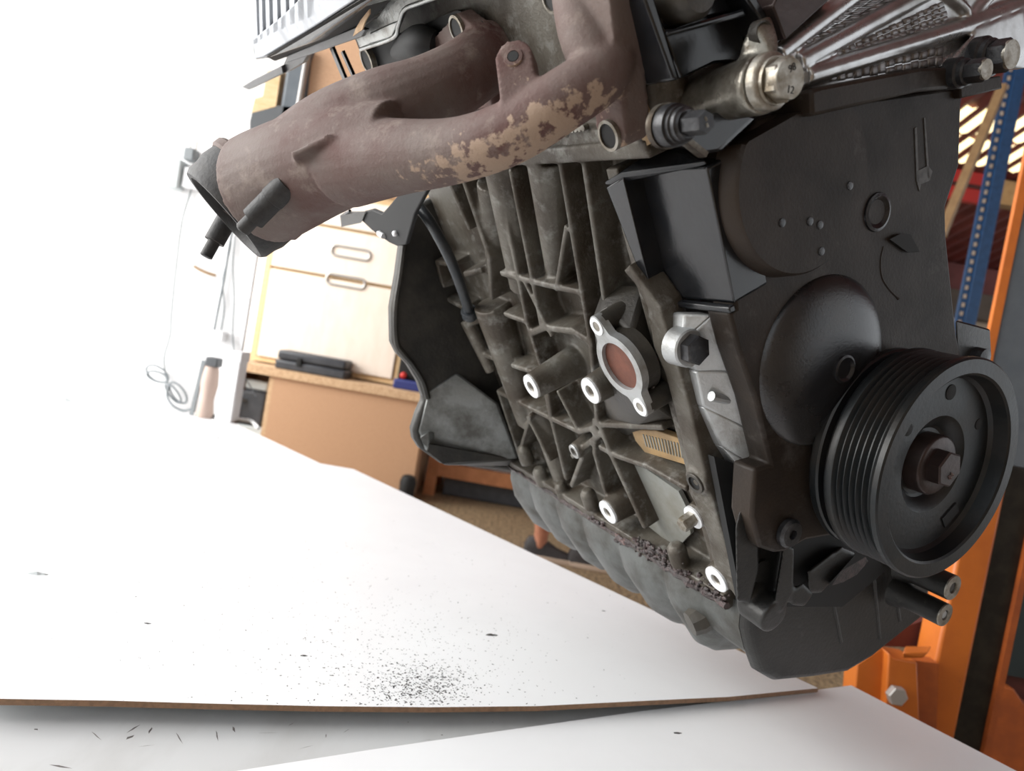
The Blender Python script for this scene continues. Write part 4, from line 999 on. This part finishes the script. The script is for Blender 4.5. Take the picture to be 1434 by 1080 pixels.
# wall sockets, cables and clutter at the far end of the boards
WYL = 2.12
def wp(px, py, d=.012): return wy(px, py, WYL - d)
def cable(name, px, r, m, label, d=.012, pend=None):
    pts = catmull([wp(*p, d) for p in px] , 6); return tag(MB().tube(pts, r, 8).build(name, m), label, 'cable')
so = empty('wall_socket', wp(248, 242, 0), 'pale grey double wall socket at the top of the hanging cable', 'socket'); of4 = V(so.location)
c = wp(248, 244, .0)
def S_(o): o.parent = so; o.location = -of4; return o
S_(MB().box((c.x - .02, WYL - .04, c.z - .045), (c.x + .025, WYL, c.z + .035)).build('socket_box', 'socket', bevel=.004))
S_(MB().box((c.x + .03, WYL - .03, c.z - .035), (c.x + .09, WYL, c.z + .02)).build('socket_plate', 'wall', bevel=.003))
c2 = wp(268, 217, .02)
pl = MB().box((c2.x - .012, WYL - .045, c2.z - .02), (c2.x + .018, WYL - .005, c2.z + .015)).build('mains_plug', 'cable', bevel=.005)
tag(pl, 'grey two-pin plug sticking up above the wall socket', 'plug')
pl2 = [MB().tube([(c2.x - .006, WYL - .02, c2.z + .012), (c2.x - .006, WYL - .02, c2.z + .04)], .002, 6).build('plug_pin', 'handle', pl), MB().tube([(c2.x + .01, WYL - .02, c2.z + .012), (c2.x + .01, WYL - .02, c2.z + .04)], .002, 6).build('plug_pin', 'handle', pl)]
cable('wall_cable', [(274, 238), (268, 265), (255, 310), (246, 380), (240, 440), (238, 470), (230, 500), (232, 525), (236, 540)], .0022, 'cable', 'long thin grey cable hanging from the wall socket')
cable('wall_cable', [(331, 300), (322, 340), (315, 385), (308, 420), (300, 462)], .0035, 'cable', 'thicker grey cable dropping below the manifold studs')
cable('wall_cable', [(325, 315), (322, 350), (312, 390), (314, 430), (310, 462)], .002, 'cable', 'thin kinked grey cable close beside the thicker one')
cable('wall_cable', [(329, 330), (326, 370), (328, 420), (326, 470), (332, 510), (350, 540), (358, 555)], .0018, 'cable', 'thinnest grey cable curving down to the shelf bay')
# coiled lead
m = MB(); cc = wp(236, 536, .02)
def loop(cx, cz, rx, rz, a0, tilt):
    pts = []
    for k in range(29):
        a = a0 + 2 * math.pi * k / 28; x, z = rx * math.cos(a), rz * math.sin(a)
        pts.append(V((cx + x * math.cos(tilt) - z * math.sin(tilt), WYL - .03 - .004 * math.sin(a), cz + x * math.sin(tilt) + z * math.cos(tilt))))
    m.tube(pts, .0028, 8)
loop(cc.x - .030, cc.z + .020, .034, .020, 0, -.35); loop(cc.x - .028, cc.z + .012, .030, .014, 0, -.1)
loop(cc.x + .035, cc.z - .022, .034, .018, 0, -.75); loop(cc.x + .022, cc.z - .026, .032, .013, 0, -.75)
m.tube(catmull([wp(236, 540, .03), wp(234, 555, .04), wp(242, 568, .05), wp(256, 575, .05), wp(268, 573, .05)], 5), .0035, 8)
tag(m.build('coiled_lead', 'cable'), 'coiled grey lead tied in loops at the far end of the boards', 'cable')
cl_ = empty('charger_stand', wz(285, 584, ZT), 'dark upright strip with brown bottle-like charger at the end of the boards', 'charger'); of5 = V(cl_.location)
def C_(o): o.parent = cl_; o.location = -of5; return o
pA, pB = wy(268, 585, 2.05), wy(286, 505, 2.05)
C_(MB().bar((pA.x, 2.05, ZT), pB, .010, .010, up=(0, 1, 0)).build('stand_strip', 'cable'))
pA = wy(291, 572, 2.05)
MT['muted'] = mat('muted_brown', (.50, .38, .32), None, rough=.6)
C_(MB().lathe((pA.x - .006, 2.05, ZT), Z, [(.020, 0), (.022, .01), (.018, .05), (.023, .09), (.02, .125), (.016, .145), (.01, .152)], 20).build('charger_body', 'muted'))
C_(MB().box((pA.x - .02, 2.03, ZT + .14), (pA.x + .014, 2.07, ZT + .165)).build('charger_cap', 'cabled', bevel=.004))
wbx = empty('white_carton', wz(322, 590, ZT) , 'plain white box standing between the charger and the shelf unit', 'box'); of6 = V(wbx.location)
pa, pb_ = wy(302, 575, 2.03), wy(345, 480, 2.03)
o = MB().box((pa.x, 2.03, ZT), (pa.x + .045, 2.09, ZT + .19)).build('carton_body', 'wall', wbx, bevel=.003); o.location = -of6
o = MB().box((pa.x - .002, 2.027, ZT + .165), (pa.x + .047, 2.095, ZT + .193)).build('carton_lid', 'wall', wbx, bevel=.002); o.location = -of6
m = MB(); m.tube(catmull([wz(272, 580, ZT + .004), wz(310, 583, ZT + .004), wz(340, 588, ZT + .004), wz(352, 590, ZT + .006), wz(362, 600, ZT + .006)], 5), .005, 8)
tag(m.build('lead_wire', 'cablew'), 'white cord lying along the far edge of the boards', 'cable')
m = MB(); m.tube(catmull([wz(281, 578, ZT + .005), wz(305, 584, ZT + .005), wz(330, 584, ZT + .006), wz(318, 580, ZT + .012)], 6), .004, 8)
tag(m.build('lead_wire', 'cabled'), 'dark cord bunched under the charger at the wall', 'cable')
c = wp(303, 470, .0)
sw = MB().box((c.x - .035, WYL - .03, c.z - .012), (c.x + .03, WYL, c.z + .014)).build('wall_socket', 'wall', bevel=.003); tag(sw, 'small white wall socket where the two middle cables end', 'socket')
c = wp(276, 376, .0)
hk = MB().tube(catmull([wp(272, 373, .01), wp(280, 378, .012), wp(292, 383, .012), wp(302, 386, .01)], 4), .004, 8).build('wall_hook', 'tanwood'); tag(hk, 'small brown peg on the white wall below the outlet stud', 'hook')

# cupboard things behind the top left of the manifold
HY = 2.0
def hy(px, py): return wy(px, py, HY)
hc = empty('upper_cabinet', hy(440, 170), 'brown upper wall cabinet with grey metal post seen over the manifold', 'cabinet'); of7 = V(hc.location)
def H_(o): o.parent = hc; o.location = -of7; return o
a, b = hy(432, 175), hy(520, 60)
m = MB(); m.prism([hy(424, 200), hy(436, 85), hy(470, 10), hy(620, 10), hy(600, 210)], (0, .25, 0)); H_(m.build('cabinet_panel', 'mdf', shade=False))
m = MB(); m.prism([hy(388, 170), hy(400, 95), hy(415, 60), hy(446, 60), hy(428, 170)], (0, .06, 0)); H_(m.build('metal_post', 'slate', bevel=.01))
m = MB(); m.prism([hy(415, 172), hy(432, 72), hy(438, 72), hy(421, 172)], (0, -.03, 0)); H_(m.build('post_flange', 'handle', bevel=.004))
m = MB(); m.prism([hy(352, 158), hy(357, 138), hy(368, 135), hy(374, 100), hy(394, 95), hy(386, 150)], (0, .05, 0)); H_(m.build('cabinet_side', 'pine', shade=False))
m = MB(); m.prism([hy(350, 170), hy(353, 158), hy(390, 148), hy(408, 150), hy(400, 175), hy(366, 200), hy(350, 190)], (0, .05, 0)); H_(m.build('cabinet_foot', 'cabled', shade=False))

# ================================================================== BACKGROUND RIGHT
# skylights in the roof, rafter, eave beam
def roofz(y): return 2.9 + (9.05 - y) * .17
def on_roof(px, py):
    d = ray(px, py); # z = k - .17 y
    t = (2.9 + 9.05 * .17 - .05 - CAM.z) / (d.z + .17 * d.y); return CAM + d * t
for i, (pa, pb, pc, pd) in enumerate((((1340, 172), (1340, 208), (1440, 186), (1440, 146)), ((1340, 212), (1340, 246), (1440, 232), (1440, 192)))):
    a, b, c, d = (on_roof(*p) for p in (pa, pb, pc, pd))
    y0, y1 = min(a.y, d.y, b.y, c.y), max(a.y, b.y, c.y); y0, y1 = (a.y + d.y) / 2, (b.y + c.y) / 2
    m = MB(); x0, x1 = a.x - 1.2, d.x + 1.5; n = 40; rows = []
    for y in (min(y0, y1), max(y0, y1)):
        rows.append([m.bm.verts.new((x0 + (x1 - x0) * k / n, y, roofz(y) - .035 + .03 * (k % 2))) for k in range(n + 1)])
    for k in range(n): m.face((rows[0][k], rows[0][k + 1], rows[1][k + 1], rows[1][k]))
    o = struct(m.build('window_%d' % (i + 1), 'sky_panel', shade=False))
a, b = on_roof(1330, 262), on_roof(1440, 240)
ym = (a.y + b.y) / 2
struct(MB().box((a.x - 1.5, ym - .07, roofz(ym) - .26), (b.x + 2, ym + .07, roofz(ym) - .05)).build('trim_1', 'tanwood', shade=False))
struct(MB().box((.6, 8.7, 2.30), (8, 8.99, 2.58)).build('trim_2', 'beam', shade=False))
struct(MB().box((.6, 8.84, 2.58), (8, 8.99, 2.9)).build('trim_3', 'roof', shade=False))

# blue pallet rack
RY = 4.2
rk = empty('pallet_rack', wy(1345, 700, RY) * 1.0, 'tall blue perforated rack upright with a red beam behind the engine', 'rack')
pt, pbm = wy(1405, 140, RY), wy(1358, 420, RY); rk.location = (pbm.x, RY, 0); of8 = V(rk.location)
def K_(o): o.parent = rk; o.location = -of8; return o
K_(MB().box((pbm.x - .005, RY, 0), (pbm.x + .06, RY + .02, 3.2)).build('upright_face', 'blue', bevel=.002))
sl = K_(MB().box((pbm.x - .045, RY + .01, 0), (pbm.x - .005, RY + .03, 3.2)).build('upright_flange', 'blue', shade=False))
for k in range(44):
    z = 1.1 + k * .048
    MB().box((pbm.x - .033, RY + .005, z), (pbm.x - .018, RY + .012, z + .022)).build('upright_slot', 'cream', sl, shade=False)
K_(MB().box((pbm.x - .30, RY + .05, 0), (pbm.x - .24, RY + .07, 3.0)).build('rear_upright', 'blue', shade=False))
zr = wy(1360, 265, RY + .5)
K_(MB().box((zr.x - .8, RY + .45, zr.z - .09), (zr.x + .06, RY + .5, zr.z + .09)).build('red_crossbeam', 'red', bevel=.004, label='red beam'))
K_(MB().box((zr.x - .8, RY + .44, zr.z - .012), (zr.x + .06, RY + .452, zr.z + .012)).build('beam_groove', 'maroon', shade=False))
# long tan stick leaning
st = MB().bar(wy(1318, 330, 3.6), wy(1404, 120, 3.9), .04, .03).build('wooden_stick', 'tanwood'); tag(st, 'long tan wooden stick leaning diagonally beside the blue rack', 'stick')
m = MB()
# orange stacker: mast, greasy rail, panels
GY = 1.35
def gy(px, py, d=0): return wy(px, py, GY + d)
gm = empty('orange_stacker', (gy(1330, 1000).x, GY + .1, 0), 'worn orange lifting stacker with greasy rail standing right behind the engine', 'stacker'); of9 = V(gm.location)
def G_(o): o.parent = gm; o.location = -of9; return o
xm0, xm1 = gy(1308, 940).x, gy(1356, 945).x
MH = gy(1345, 640).z
G_(MB().box((xm0, GY, 0), (xm1, GY + .07, MH)).build('mast_post', 'orange', bevel=.006))
xr1 = gy(1386, 1000).x
G_(MB().box((xm1, GY + .01, 0), (xr1 + .006, GY + .05, MH)).build('greasy_rail', 'greasy', bevel=.004))
G_(MB().box((xr1 + .004, GY + .0, 0), (xr1 + .016, GY + .05, MH)).build('rail_lip', 'orangedark', shade=False))
xf0, xf1 = gy(1196, 960).x, gy(1280, 960).x; zf = gy(1245, 918).z
m = MB(); m.prism([gy(1190, 1060, -.03), gy(1200, 930, -.03), gy(1232, 908, -.03), gy(1246, 914, -.03), gy(1238, 1060, -.03)], (0, .05, 0)); G_(m.build('fork_carriage', 'orange', bevel=.003))
m = MB(); m.prism([gy(1236, 1060, -.05), gy(1245, 915, -.05), gy(1252, 922, -.05), gy(1285, 928, -.05), gy(1290, 1060, -.05)], (0, .06, 0)); car = G_(m.build('carriage_plate', 'orange', bevel=.003))
m = MB(); m.prism([gy(1262, 1060, -.03), gy(1280, 925, -.03), gy(1315, 930, -.03), gy(1310, 1060, -.03)], (0, .03, 0)); G_(m.build('carriage_web', 'orangedark', shade=False))
m = MB(); m.hull([gy(1264, 914, -.08), gy(1292, 922, -.08), gy(1300, 914, -.08), gy(1268, 905, -.04), gy(1305, 905, -.02), gy(1264, 922, -.07)]); G_(m.build('carriage_hook', 'orange', bevel=.002))
c = gy(1253, 972, -.055)
G_(MB().hexa(c, -Y, .017, .014).build('carriage_bolt', 'handle'))
m = MB(); m.prism([gy(1235, 905, .08), gy(1262, 880, .08), gy(1320, 860, .08), gy(1320, 910, .08)], (0, .05, 0)); G_(m.build('carriage_back', 'maroon', shade=False))
# machine panel behind on the far right
PY = 1.75
def pyy(px, py): return wy(px, py, PY)
mc = empty('machine_cabinet', (pyy(1440, 700).x + .2, PY + .2, 0), 'tall slate grey machine panel with an orange left edge at the right border', 'cabinet'); of10 = V(mc.location)
def Q2(o): o.parent = mc; o.location = -of10; return o
xe0, xe1 = pyy(1392, 440).x, pyy(1402, 440).x
Q2(MB().box((xe1, PY, .92), (xe1 + .6, PY + .015, 2.4)).build('upper_panel', 'slate', bevel=.004))
Q2(MB().box((xe0 - .004, PY - .004, .92), (xe1, PY + .008, 2.4)).build('edge_strip', 'orange', shade=False))
Q2(MB().box((xe1 + .01, PY + .02, .45), (xe1 + .6, PY + .04, .92)).build('lower_panel', 'teal', shade=False))
zl = pyy(1400, 945).z
Q2(MB().box((xe1 - .06, PY + .05, 0), (xe1 + .6, PY + .07, .45)).build('base_panel', 'maroon', shade=False))
m = MB(); m.prism([pyy(1372, 1100) , pyy(1382, 958), pyy(1420, 965), pyy(1434, 985), pyy(1470, 1000), pyy(1460, 1100)], (0, .04, 0)); Q2(m.build('orange_guard', 'orangedark', bevel=.003))

# ================================================================== PERSON behind the engine (legs and shoes in view)
def person():
    a1 = wz(752, 782, 0); a2 = wz(800, 790, 0)
    f1 = V((a1.x, a1.y, 0)); f2 = V((a2.x + .05, a2.y - .02, 0))
    hip = V(((f1.x + f2.x) / 2 + .03, (f1.y + f2.y) / 2, .92))
    t = empty('person', (hip.x, hip.y, 0), 'person in dark shoes with bare shins standing behind the engine', 'person'); off = V(t.location)
    def A(o): o.parent = t; o.location = -off; return o
    m = MB()
    def limb(p, r): m.tube(catmull([V(q) for q in p], 5), catr(r, 5), 16)
    for f, s in ((f1, 1), (f2, -1)):
        h = hip + V((0, .09 * s, -.02))
        limb([h, h.lerp(f, .25) + V((.01, 0, 0)), (h + f) / 2 + V((.02, 0, .03)), V((f.x - .01, f.y, .34)), V((f.x, f.y, .14)), V((f.x + .0, f.y, .05))], [.085, .075, .056, .055, .037, .040])
    sh = hip + V((0, 0, .52))
    limb([hip - Z * .06, hip + Z * .12, hip + Z * .3, sh - Z * .04, sh + Z * .04, sh + Z * .09], [.14, .135, .15, .15, .07, .055])
    for s in (1, -1):
        limb([sh + V((0, .13 * s, -.02)), sh + V((0, .2 * s, -.06)), sh + V((.02, .22 * s, -.3)), sh + V((.16, .2 * s, -.5)), sh + V((.2, .19 * s, -.54))], [.05, .05, .042, .03, .026])
        hd = sh + V((.2, .19 * s, -.54))
        for k in range(4): limb([hd, hd + V((.05, .012 * (k - 1.5), -.03)), hd + V((.08, .012 * (k - 1.5), -.06 - .005 * (k in (1, 2))))], [.012, .009, .007])
        limb([hd, hd + V((.03, -.03 * s, -.01)), hd + V((.055, -.035 * s, -.03))], [.013, .010, .008])
        limb([hd - V((.01, 0, -.01)), hd + V((.05, 0, -.03))], [.026, .024])
    hc_ = sh + Z * .2
    m.sphere(hc_, .1, 3, (.98, .78, 1.15)); m.sphere(hc_ + V((.10, 0, -.02)), .018, 2, (1, .7, 1.3))
    for s in (1, -1): m.sphere(hc_ + V((-.01, .078 * s, -.01)), .025, 2, (.7, .4, 1.1))
    A(m.build('body', 'skin', remesh=.008, smooth=4))
    for s in (1, -1): A(MB().sphere(hc_ + V((.088, .03 * s, .012)), .011, 2).build('eye', 'wall'))
    A(MB().sphere(hc_ + V((.088, 0, -.055)), .02, 2, (.5, 1.1, .3)).build('mouth', 'maroon'))
    A(MB().sphere(hc_ + V((-.02, 0, .035)), .103, 3, (1, .85, 1.02)).build('hair', 'dark'))
    m = MB(); m.tube([hip - Z * .10, hip + Z * .12, hip + Z * .32, sh - Z * .03, sh + Z * .03], [.158, .152, .165, .165, .08], 20)
    for s in (1, -1): m.tube([sh + V((0, .1 * s, -.02)), sh + V((0, .2 * s, -.07)), sh + V((.01, .22 * s, -.22))], [.07, .065, .06], 14)
    A(m.build('shirt', 'cloth', remesh=.01, smooth=3))
    m = MB()
    m.tube([hip + Z * .06, hip - Z * .08], [.158, .16], 20)
    for f, s in ((f1, 1), (f2, -1)):
        h = hip + V((0, .085 * s, -.04)); m.tube([h, h.lerp(f, .3), h.lerp(f, .48)], [.105, .095, .09], 16)
    A(m.build('shorts', 'cloth', remesh=.01, smooth=3))
    for f in (f1, f2):
        m = MB(); rg = []
        for x, wd, h in ((-.075, .028, .07), (-.06, .036, .105), (-.02, .040, .115), (.03, .042, .10), (.09, .046, .07), (.15, .046, .052), (.195, .036, .042), (.212, .02, .034)):
            rg.append([m.bm.verts.new((f.x + x, f.y + wd * math.cos(a), .018 + (h - .018) * max(0, math.sin(a)) ** .8 if math.sin(a) > 0 else .018)) for a in (2 * math.pi * k / 18 for k in range(18))])
        m.skinrings(rg); s_ = A(m.build('shoe', 'shoe', ang=60))
        m = MB(); ol_ = [(-.08, .0), (-.07, .034), (-.02, .043), (.06, .047), (.14, .05), (.19, .042), (.218, .02), (.225, 0)]
        pts = [V((f.x + x, f.y + y, 0)) for x, y in ol_] + [V((f.x + x, f.y - y, 0)) for x, y in ol_[-2:0:-1]]
        m.prism(pts, (0, 0, .026)); o = m.build('sole', 'sole', s_, bevel=.004)
person()
